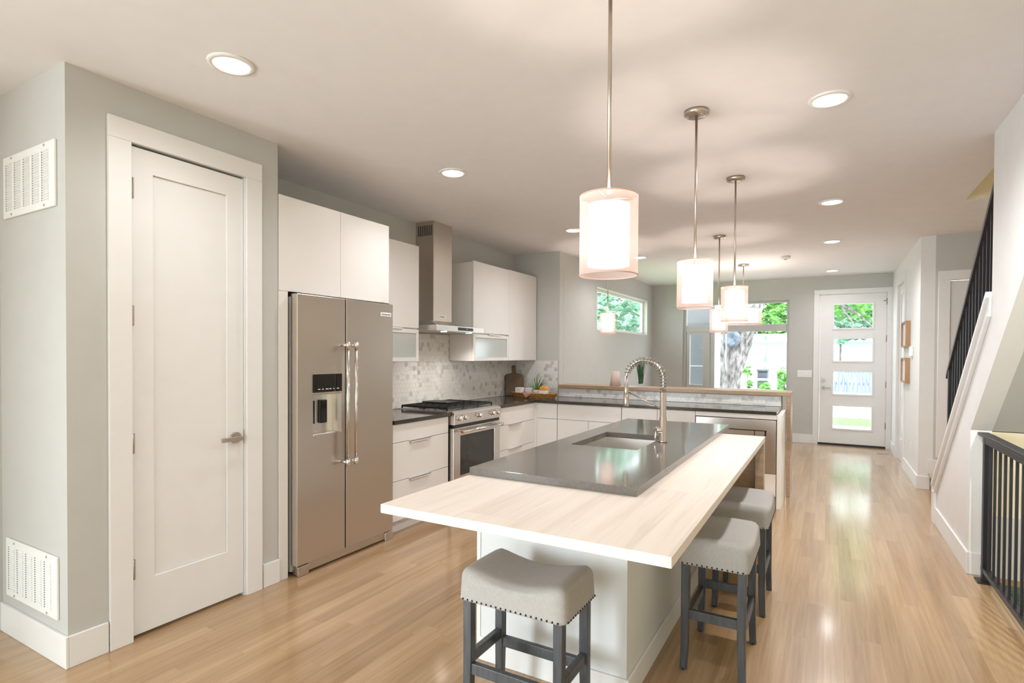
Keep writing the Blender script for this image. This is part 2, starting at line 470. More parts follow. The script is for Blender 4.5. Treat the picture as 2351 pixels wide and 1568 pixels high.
# wall beside / under the upper stairs: knee wall, soffit line and full-height part in one outline
SL = .81
def capz(y): return .345+SL*(5.985-y)
bm = B()
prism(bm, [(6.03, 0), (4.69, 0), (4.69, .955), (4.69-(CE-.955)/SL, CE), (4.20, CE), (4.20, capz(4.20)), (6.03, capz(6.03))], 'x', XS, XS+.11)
struct('wall_right_stair', bm, MT['litwall'], 'brightly lit wall following the stair slope beside the hall', 'wall')
bm = B()      # sloping soffit under the upper flight
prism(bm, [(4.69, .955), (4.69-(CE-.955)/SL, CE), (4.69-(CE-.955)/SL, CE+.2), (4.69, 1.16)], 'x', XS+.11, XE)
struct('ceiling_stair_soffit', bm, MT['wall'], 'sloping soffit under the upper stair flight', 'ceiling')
bm = B(); box(bm, XE, XE+.12, -7.1, 7.56, -3.0, 5.4)
struct('wall_stairwell_right', bm, MT['cream'], 'cream wall on the far side of the stairwell', 'wall')
bm = B()
box(bm, .98, XE, 5.885, 5.99, CE+.25, 5.4); box(bm, .86, .98, 2.3, 5.99, CE+.25, 5.4); box(bm, .98, XE, 2.3, 2.45, CE+.25, 5.4)
struct('wall_stairwell_upper', bm, MT['gold'], 'beige upper stairwell wall seen through the ceiling opening', 'wall')
bm = B(); box(bm, .86, XE+.12, 2.3, 5.99, 5.4, 5.5)
struct('ceiling_upper_stairwell', bm, MT['ceiling'], 'ceiling over the upper stairwell', 'ceiling')
bm = B()
box(bm, .81, .93, .5, 4.8, -3.0, -.12); box(bm, .93, XE, 4.69, 4.81, -3.0, -.12); box(bm, .93, XE, .48, .6, -3.0, -.12)
struct('wall_stairwell_lower', bm, MT['cream'], 'cream wall down in the basement stairwell', 'wall')
bm = B(); box(bm, XS+.11, XE, 4.70, 4.80, -.12, .95)
struct('wall_under_stairs', bm, MT['cream'], 'cream wall under the stairs behind the guardrail', 'wall')
bm = B(); box(bm, .942, XE, 4.693, 4.70, -.03, .40)
struct('trim_stairwell', bm, MT['wall'], 'lower wall panel behind the guardrail', 'trim')
bm = B(); box(bm, .935, XE, 4.55, 4.688, -.62, -.04); box(bm, .935, XE, 4.30, 4.55, -.82, -.22)
struct('floor_basement_steps', bm, MT['carpet'], 'dark green carpeted steps behind the guardrail', 'stairs')
bm = B(); box(bm, .93, XE, .6, 4.69, -2.9, -2.75)
struct('floor_basement', bm, MT['carpet'], 'dark green basement floor below the guardrail', 'floor')
# room behind the photographer, glazed towards the garden
bm = B(); holes_wall(bm, 'y', -7.1, -6.98, -3.8, XE+.1, 0, CE, [(-2.25, .45, .3, 2.4)])
struct('wall_back', bm, MT['wall'], 'glazed back wall behind the photographer', 'wall')

# ceiling opening edge above the stairs is part of the ceiling slab; lower reveal in the upper wall paint
bm = B(); box(bm, .98, XE, 5.87, 5.886, CE+.004, CE+.26)
struct('trim_stair_opening', bm, MT['gold'], 'beige edge of the ceiling opening over the stairs', 'trim')

# ------------------------------------------------------------------ baseboards
def bb(name, segs, label):
    bm = B()
    for s in segs: box(bm, *s)
    return struct(name, bm, MT['trim'], label, 'baseboard', bevel=.003)
BH = .145
bb('baseboard_left', [(-3.70, XP+.014, 1.171, 1.185, 0, BH), (XP, XP+.014, 1.185, 1.345, 0, BH), (XP, XP+.014, 2.185, 2.30, 0, BH), (-3.70, -3.686, -6.9, 1.171, 0, BH)], 'white baseboard around the pantry corner')
bb('baseboard_far', [(-.40, -.20, YF-.014, YF, 0, BH), (-2.9, -.40, YF-.014, YF, 0, BH)], 'white baseboard left of the front door')
bb('baseboard_right_hall', [(XR-.014, XR, 7.43, 8.68, 0, BH), (XR-.014, .975, 7.416, 7.43, 0, BH), (XR-.014, XR, 9.68, YF, 0, BH)], 'white baseboard along the right hall wall')
bb('baseboard_stair', [(XS-.014, XS, 4.69, 5.97, 0, BH), (XS-.014, .93, 4.676, 4.69, 0, BH)], 'white baseboard under the stair wall')

# ------------------------------------------------------------------ stair trim, landing
bm = B()
prism(bm, [(6.03, capz(6.03)-.005), (4.20, capz(4.20)-.005), (4.20, capz(4.20)+.03), (6.03, capz(6.03)+.03)], 'x', XS-.03, XS+.14)
prism(bm, [(6.03, capz(6.03)-.10), (4.20, capz(4.20)-.10), (4.20, capz(4.20)-.005), (6.03, capz(6.03)-.005)], 'x', XS-.012, XS)
prism(bm, [(6.03, capz(6.03)-.115), (4.20, capz(4.20)-.115), (4.20, capz(4.20)-.10), (6.03, capz(6.03)-.10)], 'x', XS-.022, XS)
box(bm, XS-.022, XS+.12, 6.03, 6.05, 0, capz(6.03)+.02); box(bm, XS-.022, XS, 5.93, 6.03, 0, capz(6.0)-.06)
struct('trim_stair_cap', bm, MT['trim'], 'white sloping cap board on the stair knee wall', 'trim', bevel=.003)
bm = B()
box(bm, .985, XE, 6.05, 7.43, 0, .15); box(bm, 1.26, XE, 6.05, 7.43, .18, .33)
s = struct('floor_stair_landing', bm, MT['trim'], 'low landing behind the stair knee wall', 'floor')
bm = B(); box(bm, .965, XE, 6.05, 7.43, .15, .18); box(bm, 1.24, XE, 6.05, 7.43, .33, .36); box(bm, .98, .985, 6.05, 7.43, 0, .15)
struct('floor_stair_tread', bm, MT['floor'], 'oak tread at the foot of the stairs', 'floor', bevel=.004)
bm = B(); box(bm, .955, XE, 7.416, 7.43, .18, .33)
struct('trim_stair_skirt', bm, MT['trim'], 'white skirt board above the first stair tread', 'trim')
bm = B()      # upper flight
for k in range(12):
    y = 5.9-.235*k; z = .36+.19*(k+1)
    if z > 2.9: break
    box(bm, XS+.12, XE, y-.26, y, z-.2, z)
struct('floor_upper_stairs', bm, MT['floor'], 'oak treads of the flight going up', 'stairs')

# ------------------------------------------------------------------ doors and casings
def casing(name, axis, face, out, u0, u1, z0, z1, w, label, t=.018):
    """flat casing around an opening; axis 'x' = wall plane at X=face"""
    bm = B()
    def bx(ua, ub, za, zb):
        lo, hi = sorted((face, face+out*t))
        if axis == 'x': box(bm, lo, hi, ua, ub, za, zb)
        else: box(bm, ua, ub, lo, hi, za, zb)
    bx(u0-w, u0, z0, z1); bx(u1, u1+w, z0, z1); bx(u0-w, u1+w, z1, z1+w)
    return struct(name, bm, MT['trim'], label, 'trim', bevel=.0025)

casing('trim_pantry_casing', 'x', XP, 1, 1.452, 2.072, 0, 2.468, .102, 'white casing around the tall pantry door')
d1 = thing('door_1', 'tall white single-panel pantry door with a lever handle', 'door', (XP-.02, 1.462, 0), kind='structure')
def shaker(bm, axis, f0, f1, rec, u0, u1, z0, z1, pu0, pu1, pz0, pz1):
    def bx(a, b, c, d, lo=f0, hi=f1):
        if axis == 'x': box(bm, lo, hi, a, b, c, d)
        else: box(bm, a, b, lo, hi, c, d)
    lo, hi = sorted((f0, f1))
    holes_wall(bm, axis, lo, hi, u0, u1, z0, z1, [(pu0, pu1, pz0, pz1)]); clean(bm)
    lo, hi = sorted((f0, rec)); bx(pu0, pu1, pz0, pz1, lo, hi)
bm = B(); shaker(bm, 'x', XP-.045, XP-.008, XP-.020, 1.457, 2.066, .018, 2.458, 1.565, 1.962, .29, 2.34)
obj('door_panel', bm, MT['trim'], d1, bevel=.003)
bm = B(); box(bm, XP-.1, XP-.05, 1.452, 2.072, 0, 2.468)
for s in ((1.452, 1.456, 0, 2.468), (2.068, 2.072, 0, 2.468)): box(bm, XP-.12, XP, *s)
obj('door_jamb', bm, MT['trim'], d1)
h = None
bm = B(); cyl(bm, (XP-.008, 2.012, .945), (XP+.006, 2.012, .945), .033, 28); cyl(bm, (XP+.006, 2.012, .945), (XP+.045, 2.012, .945), .012, 16)
h = obj('door_handle', bm, MT['nickel'], d1, bevel=.002)
bm = B(); box(bm, XP+.038, XP+.052, 1.895, 2.025, .932, .958)
obj('lever', bm, MT['nickel'], h, bevel=.003)
bm = B(); box(bm, XP-.008, XP-.003, 2.063, 2.071, .905, .985); obj('strike_plate', bm, MT['nickel'], d1)
for z in (2.25, 1.62, .985, .355):
    bm = B(); cyl(bm, (XP, 1.455, z-.05), (XP, 1.455, z+.05), .009, 12); box(bm, XP-.01, XP+.002, 1.455, 1.468, z-.05, z+.05)
    obj('hinge', bm, MT['nickel'], d1)

# front door
casing('trim_front_door_casing', 'y', YF, -1, -.125, .803, 0, 2.445, .075, 'white casing around the front door')
d2 = thing('door_2', 'white front door with four horizontal glass lites', 'door', (-.107, YF, 0), kind='structure')
LITES = [(1.894, 2.277), (1.367, 1.721), (.832, 1.192), (.276, .634)]
bm = B(); holes_wall(bm, 'y', YF+.005, YF+.05, -.107, .797, .03, 2.435, [(.088, .613, a, b) for a, b in LITES]); clean(bm)
obj('door_panel', bm, MT['trim'], d2)
for a, b in LITES:
    bm = B()
    for q in ((.062, .639, a-.026, a), (.062, .639, b, b+.026), (.062, .088, a, b), (.613, .639, a, b)):
        box(bm, q[0], q[1], YF-.006, YF+.005, q[2], q[3])
    fr = obj('lite_frame', bm, MT['trim'], d2, bevel=.003)
    bm = B(); box(bm, .088, .613, YF+.024, YF+.030, a, b)
    obj('glass_pane', bm, MT['glass'], fr)
bm = B(); box(bm, -.125, .81, YF-.01, YF+.14, 0, .028); obj('threshold', bm, MT['black'], d2)
bm = B(); box(bm, -.125, -.109, YF, YF+.14, .028, 2.445); box(bm, .799, .813, YF, YF+.14, .028, 2.445); box(bm, -.125, .813, YF, YF+.14, 2.437, 2.448); obj('door_jamb', bm, MT['trim'], d2)
bm = B(); cyl(bm, (-.055, YF+.005, 1.053), (-.055, YF-.016, 1.053), .030, 20); cyl(bm, (-.055, YF-.016, 1.053), (-.055, YF-.026, 1.053), .012, 12); obj('deadbolt', bm, MT['spring'], d2)
bm = B(); cyl(bm, (-.055, YF+.005, .925), (-.055, YF-.012, .925), .030, 20); cyl(bm, (-.055, YF-.012, .925), (-.055, YF-.05, .925), .011, 12)
h = obj('door_handle', bm, MT['spring'], d2)
bm = B(); box(bm, -.06, .055, YF-.055, YF-.043, .915, .935); obj('lever', bm, MT['spring'], h, bevel=.003)
for z in (2.30, 1.72, 1.0, .35):
    bm = B(); cyl(bm, (.798, YF-.004, z-.05), (.798, YF-.004, z+.05), .006, 10); obj('hinge', bm, MT['spring'], d2)
bm = B(); box(bm, .755, .80, YF-.012, YF+.006, 2.303, 2.318); obj('door_latch', bm, MT['spring'], d2)

# alcove door on the landing
casing('trim_alcove_casing', 'y', 7.43, -1, 1.125, 1.885, .36, 2.255, .10, 'white casing of the door behind the stairs')
d3 = thing('door_3', 'white panel door behind the black stair railing', 'door', (1.13, 7.43, .36), kind='structure')
bm = B(); shaker(bm, 'y', 7.45, 7.485, 7.462, 1.132, 1.878, .37, 2.248, 1.24, 1.77, .6, 2.14)
obj('door_panel', bm, MT['trim'], d3, bevel=.003)
# hall closet door
casing('trim_hall_casing', 'x', XR, -1, 8.78, 9.58, 0, 2.44, .10, 'white casing on the right hall wall')
d4 = thing('door_4', 'white door in the right hall wall seen edge-on', 'door', (XR, 8.78, 0), kind='structure')
bm = B(); shaker(bm, 'x', XR+.06, XR+.02, XR+.032, 8.785, 9.575, .01, 2.435, 8.9, 9.46, .3, 2.3)
obj('door_panel', bm, MT['trim'], d4)

# ------------------------------------------------------------------ windows
w1 = thing('window_1', 'large street window with casement and transom', 'window', (-1.44, YF+.05, .80), kind='structure')
WY0, WY1 = YF+.05, YF+.11
bm = B()
for q in ((-2.31, -2.255, .80, 2.385), (-.60, -.565, .80, 2.385), (-2.255, -.60, .80, .86), (-2.255, -.60, 2.345, 2.385), (-2.255, -.60, 1.865, 1.985), (-1.83, -1.76, .86, 1.865)):
    box(bm, q[0], q[1], WY0, WY1, q[2], q[3])
obj('window_frame', bm, MT['wall'], w1, bevel=.004)
bm = B()
for q in ((-2.245, -2.19, .87, 1.86), (-1.955, -1.84, .87, 1.86), (-2.19, -1.955, .87, .91), (-2.19, -1.955, 1.82, 1.86)):
    box(bm, q[0], q[1], WY0-.015, WY1-.01, q[2], q[3])
obj('casement_sash', bm, MT['wall'], w1, bevel=.004)
for nm, q in (('glass_pane', (-1.76, -.60, .86, 1.865)), ('glass_pane', (-2.255, -.60, 1.985, 2.345)), ('glass_pane', (-2.19, -1.955, .91, 1.82))):
    bm = B(); box(bm, q[0], q[1], YF+.078, YF+.084, q[2], q[3]); obj(nm, bm, MT['glass'], w1)
bm = B(); box(bm, -2.31, -.565, YF-.01, WY0, .785, .80); obj('window_sill', bm, MT['trim'], w1)

w2 = thing('window_2', 'high narrow window in the living room side wall', 'window', (xl(8.8), 8.8, 1.81), kind='structure')
def sk(bm):
    for v in bm.verts: v.co.x += (v.co.y-6.36)*.0173
    return bm
bm = B()
for q in ((7.60, 7.65, 1.81, 2.425), (9.97, 10.02, 1.81, 2.425), (7.65, 9.97, 1.81, 1.855), (7.65, 9.97, 2.38, 2.425)):
    box(bm, -3.045, -3.00, *q)
obj('window_frame', sk(bm), MT['plastic'], w2, bevel=.003)
bm = B(); box(bm, -3.026, -3.020, 7.65, 9.97, 1.855, 2.38); obj('glass_pane', sk(bm), MT['glass'], w2)
bm = B()
box(bm, -3.0, -2.926, 7.595, 7.605, 1.81, 2.425); box(bm, -3.0, -2.926, 10.012, 10.022, 1.81, 2.425); box(bm, -3.0, -2.926, 7.6, 10.02, 1.802, 1.812); box(bm, -3.0, -2.926, 7.6, 10.02, 2.42, 2.43)
obj('window_reveal', sk(bm), MT['trim'], w2)

# back glazing frame (behind the photographer)
w3 = thing('window_3', 'wide patio glazing behind the photographer', 'window', (-.9, -7.04, .3), kind='structure')
bm = B()
for x in (-2.25, -.93, .38): box(bm, x, x+.07, -7.07, -7.01, .3, 2.4)
box(bm, -2.25, .45, -7.07, -7.01, .3, .37); box(bm, -2.25, .45, -7.07, -7.01, 2.33, 2.4)
obj('window_frame', bm, MT['trim'], w3)
w4 = thing('window_4', 'wide side window behind the photographer', 'window', (-3.76, -2.65, .4), kind='structure')
bm = B()
for y in (-3.65, -2.68, -1.71): box(bm, -3.79, -3.73, y, y+.06, .4, 2.4)
box(bm, -3.79, -3.73, -3.65, -1.65, .4, .46); box(bm, -3.79, -3.73, -3.65, -1.65, 2.34, 2.4)
obj('window_frame', bm, MT['trim'], w4)

# ------------------------------------------------------------------ vents, switches, detector
def grille(name, z0, z1, label, x0=-3.625, x1=-3.068):
    t = thing(name, label, 'vent', ((x0+x1)/2, 1.185, z0), 'return air grilles on the left wall')
    y = 1.185
    bm = B(); box(bm, x0, x1, y-.012, y, z0, z1)
    obj('cover_plate', bm, MT['plastic'], t, bevel=.004)
    n = 5; w = (x1-x0-.06)/n
    for k in range(n):
        a = x0+.035+k*w; c = a+w-.028
        bm = B()
        m = 20
        for i in range(m):
            za = z0+.035+(z1-z0-.07)*i/m
            prism(bm, [(y-.013, za), (y-.018, za+.002), (y-.014, za+(z1-z0-.07)/m*.62), (y-.012, za+(z1-z0-.07)/m*.62)], 'x', a+.012, c)
        lo = obj('louver_column', bm, MT['plastic'], t)
        bm = B()
        for i in range(m):
            za = z0+.035+(z1-z0-.07)*i/m
            box(bm, a, a+.011, y-.0135, y-.0125, za, za+(z1-z0-.07)/m*.6)
        obj('slot_column', bm, MT['black'], lo)
    for (sx, sz) in ((x0+.1, z0+.014), (x1-.1, z0+.014), (x0+.1, z1-.014), (x1-.1, z1-.014)):
        bm = B(); cyl(bm, (sx, y-.012, sz), (sx, y-.0145, sz), .006, 10); obj('screw', bm, MT['greyplastic'], t)
grille('wall_vent', 2.105, 2.41, 'white return air grille high on the left wall')
grille('wall_vent', .20, .492, 'white return air grille low above the left baseboard')

bm = B(); box(bm, .66, .82, 9.70, 9.86, 0, .004)
tag(obj('floor_register', bm, MT['nickel']), 'small metal floor register by the front door', 'vent')
t = thing('smoke_detector', 'white round smoke detector on the ceiling near the entry', 'smoke detector', (-.494, 8.093, CE))
bm = B(); lathe(bm, [(0, -.035), (.045, -.035), (.06, -.025), (.062, 0), (0, 0)], -.494, 8.093, CE, 28); obj('housing', bm, MT['plastic'], t)
bm = B(); cyl(bm, (-.494, 8.093, CE-.035), (-.494, 8.093, CE-.042), .02, 16); obj('sensor_grille', bm, MT['greyplastic'], t)

def plate(name, axis, face, out, u, z, w, h, label, cat, n=1, outlet=False, group=None):
    t = thing(name, label, cat, (face, u, z-h/2) if axis == 'x' else (u, face, z-h/2), group)
    def bx(bm, ua, ub, za, zb, d0, d1):
        lo, hi = sorted((face+out*d0, face+out*d1))
        if axis == 'x': box(bm, lo, hi, ua, ub, za, zb)
        else: box(bm, ua, ub, lo, hi, za, zb)
    bm = B(); bx(bm, u-w/2, u+w/2, z-h/2, z+h/2, 0, .006); obj('cover_plate', bm, MT['plastic'], t, bevel=.002)
    for k in range(n):
        c = u-w/2+w*(k+.5)/n
        if outlet:
            bm = B()
            hw, hh = (.022, .013) if w < h else (.013, .022)
            for s in (-1, 1):
                if w < h: bx(bm, c-.017, c+.017, z+s*.02-.012, z+s*.02+.012, .006, .009)
                else: bx(bm, c+s*.02-.012, c+s*.02+.012, z-.017, z+.017, .006, .009)
            obj('socket', bm, MT['ceramic'], t)
        else:
            bm = B(); bx(bm, c-.016, c+.016, z-.033, z+.033, .006, .010); obj('rocker_switch', bm, MT['plastic'], t, bevel=.002)
    return t
plate('switch_plate', 'y', YF, -1, -.325, 1.148, .215, .115, 'white four-gang switch plate left of the front door', 'light switch', 4)
plate('wall_outlet', 'y', YST-.013, -1, -.845, .967, .115, .07, 'white outlet on the low backsplash, left of two', 'outlet', 1, True, 'outlets on the low backsplash')
plate('wall_outlet', 'y', YST-.013, -1, -.615, .967, .115, .07, 'white outlet on the low backsplash, right of two', 'outlet', 1, True, 'outlets on the low backsplash')
plate('wall_outlet', 'x', XR, -1, 7.99, .38, .075, .115, 'white outlet low on the right hall wall', 'outlet', 1, True)
plate('wall_switch', 'x', XR, -1, 7.63, 1.12, .075, .115, 'single white switch on the right hall wall', 'light switch', 1)
bm = B(); box(bm, XR-.03, XR, 7.93, 8.05, 1.44, 1.56)
tag(obj('thermostat', bm, MT['plastic'], bevel=.008), 'square white thermostat between picture frames and wall corner', 'thermostat')

def picture(z0, z1, label):
    t = thing('picture_frame', label, 'picture', (XR, 8.45, z0), 'box frames on the right hall wall')
    y0, y1 = 8.20, 8.68
    bm = B()
    for q in ((y0, y0+.02, z0, z1), (y1-.02, y1, z0, z1), (y0+.02, y1-.02, z0, z0+.02), (y0+.02, y1-.02, z1-.02, z1)): box(bm, XR-.05, XR, *q)
    obj('frame', bm, MT['frame'], t, bevel=.002)
    bm = B(); box(bm, XR-.03, XR-.004, y0+.02, y1-.02, z0+.02, z1-.02); obj('mat_board', bm, MT['paper'], t)
picture(1.555, 1.875, 'upper wooden box frame on the right hall wall')
picture(1.115, 1.425, 'lower wooden box frame on the right hall wall')

# ------------------------------------------------------------------ ceiling lights
def downlight(x, y, label):
    t = thing('recessed_light', label, 'ceiling light', (x, y, CE), 'recessed ceiling downlights')
    return t
def downlight_parts(t):
    x, y = t.location.x, t.location.y
    bm = B(); lathe(bm, [(.076, -.004), (.079, -.010), (.098, -.006), (.100, 0), (.076, 0)], x, y, CE, 40); bmesh.ops.remove_doubles(bm, verts=bm.verts, dist=1e-6)
    obj('trim_ring', bm, MT['trim'], t)
    bm = B(); lathe(bm, [(.0775, -.0105), (.0735, -.008), (.0735, -.003), (.0775, -.003)], x, y, CE, 40); obj('inner_rim', bm, MT['ring'], t)
    bm = B(); lathe(bm, [(0, -.006), (.074, -.006), (.074, -.003), (0, -.003)], x, y, CE, 40); obj('lens', bm, MT['glow'], t)
DL = [(-2.352, 1.563, 'recessed downlight above the pantry door'), (-2.349, 3.262, 'recessed downlight in front of the refrigerator cabinets'),
      (-2.315, 5.36, 'recessed downlight half hidden behind the nearest pendant shade'), (-2.18, 7.262, 'recessed downlight beyond the end wall of the kitchen'),
      (-.005, 3.25, 'large recessed downlight nearest the stairs at upper right'), (.018, 5.41, 'second recessed downlight along the hall'),
      (.03, 7.266, 'third recessed downlight along the hall'), (.05, 9.73, 'recessed downlight closest to the front door')]
first = None
def spot(name, loc, power, col, ang, size=.05, blend=.6, rot=(0, 0, 0)):
    d = bpy.data.lights.new(name, 'SPOT'); d.energy = power; d.color = col; d.spot_size = radians(ang); d.spot_blend = blend; d.shadow_soft_size = size
    o = bpy.data.objects.new(name, d); COL.objects.link(o); o.location = loc; o.rotation_euler = rot
    return o
for x, y, lb in DL:
    if first is None:
        first = downlight(x, y, lb); downlight_parts(first)
    else:
        c = copy_tree(first); c.location = (x, y, CE); c['label'] = lb
    spot('downlight_lamp', (x, y, CE-.02), (20 if y > 9 else 80 if x > -1 else 40 if y > 2 else 24), (.95, .95, .97), 160, .06, .9)

spot('stairwell_fill_spot', (1.45, 2.0, CE-.03), 190, (1.0, .93, .76), 70, .06, .8, (radians(52), 0, 0))  # added spot with no fixture, brightens the wall behind the guardrail
# pendants
def pendant(x, y, zt=1.942, zb=1.692, R=.0925, r=.066, iz=(1.722, 1.915)):
    t = thing('pendant_light', '', 'pendant light', (x, y, CE))
    bm = B(); lathe(bm, [(0, 0), (.064, 0), (.064, -.020), (.058, -.024), (.012, -.026), (0, -.026)], x, y, CE, 36)
    ca = obj('ceiling_canopy', bm, MT['nickel'], t)
    for k in (-1, 1):
        bm = B(); cyl(bm, (x+.04*k, y-.01, CE-.024), (x+.04*k, y-.01, CE-.034), .005, 8); obj('canopy_screw', bm, MT['nickel'], ca)
    bm = B(); cyl(bm, (x, y, CE-.02), (x, y, zt-.03), .0065, 14); cyl(bm, (x, y, zt+.005), (x, y, zt-.06), .011, 14)
    obj('rod', bm, MT['nickel'], t)
    bm = B(); lathe(bm, [(R, zb-zt), (R, 0)], x, y, zt, 56)
    sh = obj('outer_shade', bm, MT['sheer'], t)
    for z in (zt, zb):
        bm = B(); lathe(bm, [(R-.001, z-.002-zt), (R+.0015, z-.002-zt), (R+.0015, z+.002-zt), (R-.001, z+.002-zt), (R-.001, z-.002-zt)], x, y, zt, 56)
        obj('shade_ring', bm, MT['ring'], sh)
    bm = B()
    for k in range(3):
        a = 2*pi*k/3+.5
        cyl(bm, (x, y, zt-.006), (x+R*cos(a), y+R*sin(a), zt-.001), .0016, 8)
    obj('spider_arm', bm, MT['nickel'], sh)
    bm = B(); lathe(bm, [(r, iz[0]-zt), (r, iz[1]-zt)], x, y, zt, 48)
    si = obj('inner_shade', bm, MT['opal'], t)
    bm = B(); lathe(bm, [(0, iz[0]+.004-zt), (r-.001, iz[0]+.004-zt), (r-.001, iz[0]+.007-zt), (0, iz[0]+.007-zt)], x, y, zt, 48)
    obj('diffuser_disc', bm, MT['opal'], si)
    return t
def bulb(name, loc, power, size=.012):
    d = bpy.data.lights.new(name, 'POINT'); d.energy = power; d.color = (1.0, .86, .76); d.shadow_soft_size = size
    o = bpy.data.objects.new(name, d); COL.objects.link(o); o.location = loc
PX = -.613
p1 = pendant(PX, 1.70)
p1['label'] = 'largest looking pendant, nearest the camera over the island end'; p1['group'] = 'cylinder pendants over the island'
p2 = copy_tree(p1); p2.location = (-.622, 3.073, CE); p2['label'] = 'middle pendant of the island row, right of the faucet'
p3 = copy_tree(p1); p3.location = (-.598, 4.35, CE); p3['label'] = 'farthest pendant of the island row, hanging before the drum light'
p4 = copy_tree(p1); p4.location = (-1.036, 6.382, CE); p4['label'] = 'small pendant over the bar ledge, left of the drum light'; p4['group'] = 'cylinder pendants over the bar ledge'
p5 = copy_tree(p1); p5.location = (-2.305, 6.382, CE); p5['label'] = 'small pendant over the bar ledge against the high side window'; p5['group'] = 'cylinder pendants over the bar ledge'
for (x, y) in ((PX, 1.70), (-.622, 3.073), (-.598, 4.35), (-1.036, 6.382), (-2.305, 6.382)):
    bulb('pendant_bulb', (x, y, 1.822), 7)
# drum
t = thing('drum_light', 'wide blush drum pendant hanging before the street window', 'pendant light', (-1.052, 8.508, CE))
x, y = -1.052, 8.508
bm = B(); lathe(bm, [(0, 0), (.075, 0), (.075, -.02), (0, -.024)], x, y, CE, 32); obj('ceiling_canopy', bm, MT['nickel'], t)
bm = B(); cyl(bm, (x, y, CE-.02), (x, y, 2.05), .007, 12); obj('rod', bm, MT['nickel'], t)
bm = B(); lathe(bm, [(.245, 1.885-2.105), (.245, 0)], x, y, 2.105, 56); sh = obj('outer_shade', bm, MT['sheer'], t)
for z in (2.105, 1.885):
    bm = B(); lathe(bm, [(.244, z-.003-2.105), (.247, z-.003-2.105), (.247, z+.003-2.105), (.244, z+.003-2.105), (.244, z-.003-2.105)], x, y, 2.105, 56); obj('shade_ring', bm, MT['ring'], sh)
bm = B(); lathe(bm, [(0, -.19), (.20, -.19), (.20, -.03)], x, y, 2.105, 48); obj('inner_shade', bm, MT['opal'], t)
bm = B()
for k in range(3): cyl(bm, (x, y, 2.09), (x+.245*cos(2.1*k), y+.245*sin(2.1*k), 2.103), .003, 8)
obj('spider_arm', bm, MT['nickel'], sh)
bulb('drum_bulb', (x, y, 2.03), 14, .03)

# ------------------------------------------------------------------ refrigerator
FX = -2.918                                   # door faces
t = thing('refrigerator', 'tall stainless side-by-side refrigerator with an ice dispenser', 'refrigerator', (-3.2, 2.825, 0))
bm = B(); box(bm, -3.55, -2.985, 2.385, 3.275, .03, 1.80); obj('body', bm, MT['greyplastic'], t)
bm = B(); box(bm, -2.985, -2.978, 2.39, 3.27, .08, 1.80); obj('door_gasket', bm, MT['black'], t)
def fridge_door(y0, y1, label, disp):
    bm = B()
    if disp: holes_wall(bm, 'x', -2.978, FX, y0, y1, .075, 1.818, [(2.505, 2.752, .905, 1.165)])
    else: box(bm, -2.978, FX, y0, y1, .075, 1.818)
    clean(bm)
    d = obj('door', bm, MT['steel'], t, bevel=.004); d['label'] = label
    return d
dl = fridge_door(2.383, 2.785, 'freezer door with the dispenser', True)
dr = fridge_door(2.795, 3.272, 'plain refrigerator door with the badge', False)
# dispenser
bm = B(); box(bm, FX-.002, FX+.004, 2.505, 2.752, 1.18, 1.30)
s = obj('display_screen', bm, MT['blackgloss'], dl)
bm = B()
for k, w_ in enumerate((.018, .014, .024, .016, .010, .020)): box(bm, FX+.004, FX+.0046, 2.545+k*.032, 2.545+k*.032+w_, 1.198, 1.203)
obj('display_icons', bm, MT['plastic'], dl)
bm = B(); box(bm, -2.977, -2.972, 2.505, 2.752, .905, 1.165); box(bm, -2.975, FX-.002, 2.505, 2.509, .905, 1.165)
obj('dispenser_recess', bm, MT['steelh'], dl)
bm = B(); box(bm, -2.974, FX-.001, 2.715, 2.752, .905, 1.165); obj('recess_side', bm, MT['sinksteel'], dl)
for a, b in ((2.513, 2.552), (2.600, 2.655)):
    bm = B(); box(bm, -2.972, -2.950, a, b, .97, 1.125); obj('dispenser_paddle', bm, MT['blackgloss'], dl, bevel=.004)
bm = B(); box(bm, -2.972, FX+.006, 2.505, 2.752, .893, .907); obj('drip_tray', bm, MT['steelh'], dl, bevel=.002)
def fr_handle(y, d):
    bm = B(); cyl(bm, (FX+.062, y, .69), (FX+.062, y, 1.495), .0115, 18)
    hd = obj('handle', bm, MT['chrome'], d)
    for z in (.69, 1.495):
        bm = B(); cyl(bm, (FX+.062, y, z-.022), (FX+.062, y, z+.022), .0165, 18); cyl(bm, (FX, y, z), (FX+.05, y, z), .010, 14)
        obj('handle_bracket', bm, MT['chrome'], hd)
fr_handle(2.752, dl); fr_handle(2.828, dr)
bm = B(); box(bm, FX, FX+.003, 3.135, 3.25, 1.722, 1.75); bd = obj('badge', bm, MT['plastic'], dr, bevel=.001)
bm = B(); text_bm(bm, 'KitchenAid', .021, (FX+.0035, 3.1925, 1.736), (0, 1, 0), (0, 0, 1)); obj('badge_lettering', bm, MT['letter'], dr)
bm = B(); box(bm, -2.99, -2.945, 2.40, 3.26, .012, .068); obj('toe_grille', bm, MT['steel'], t, bevel=.003)
for y in (2.40, 3.205):
    bm = B(); box(bm, -2.955, -2.928, y, y+.085, .0, .066); obj('hinge_foot', bm, MT['steel'], t, bevel=.006)
bm = B(); box(bm, -3.05, -2.95, 2.39, 2.45, 1.80, 1.826); box(bm, -3.05, -2.95, 3.2, 3.265, 1.80, 1.826); obj('hinge_cover', bm, MT['black'], t)

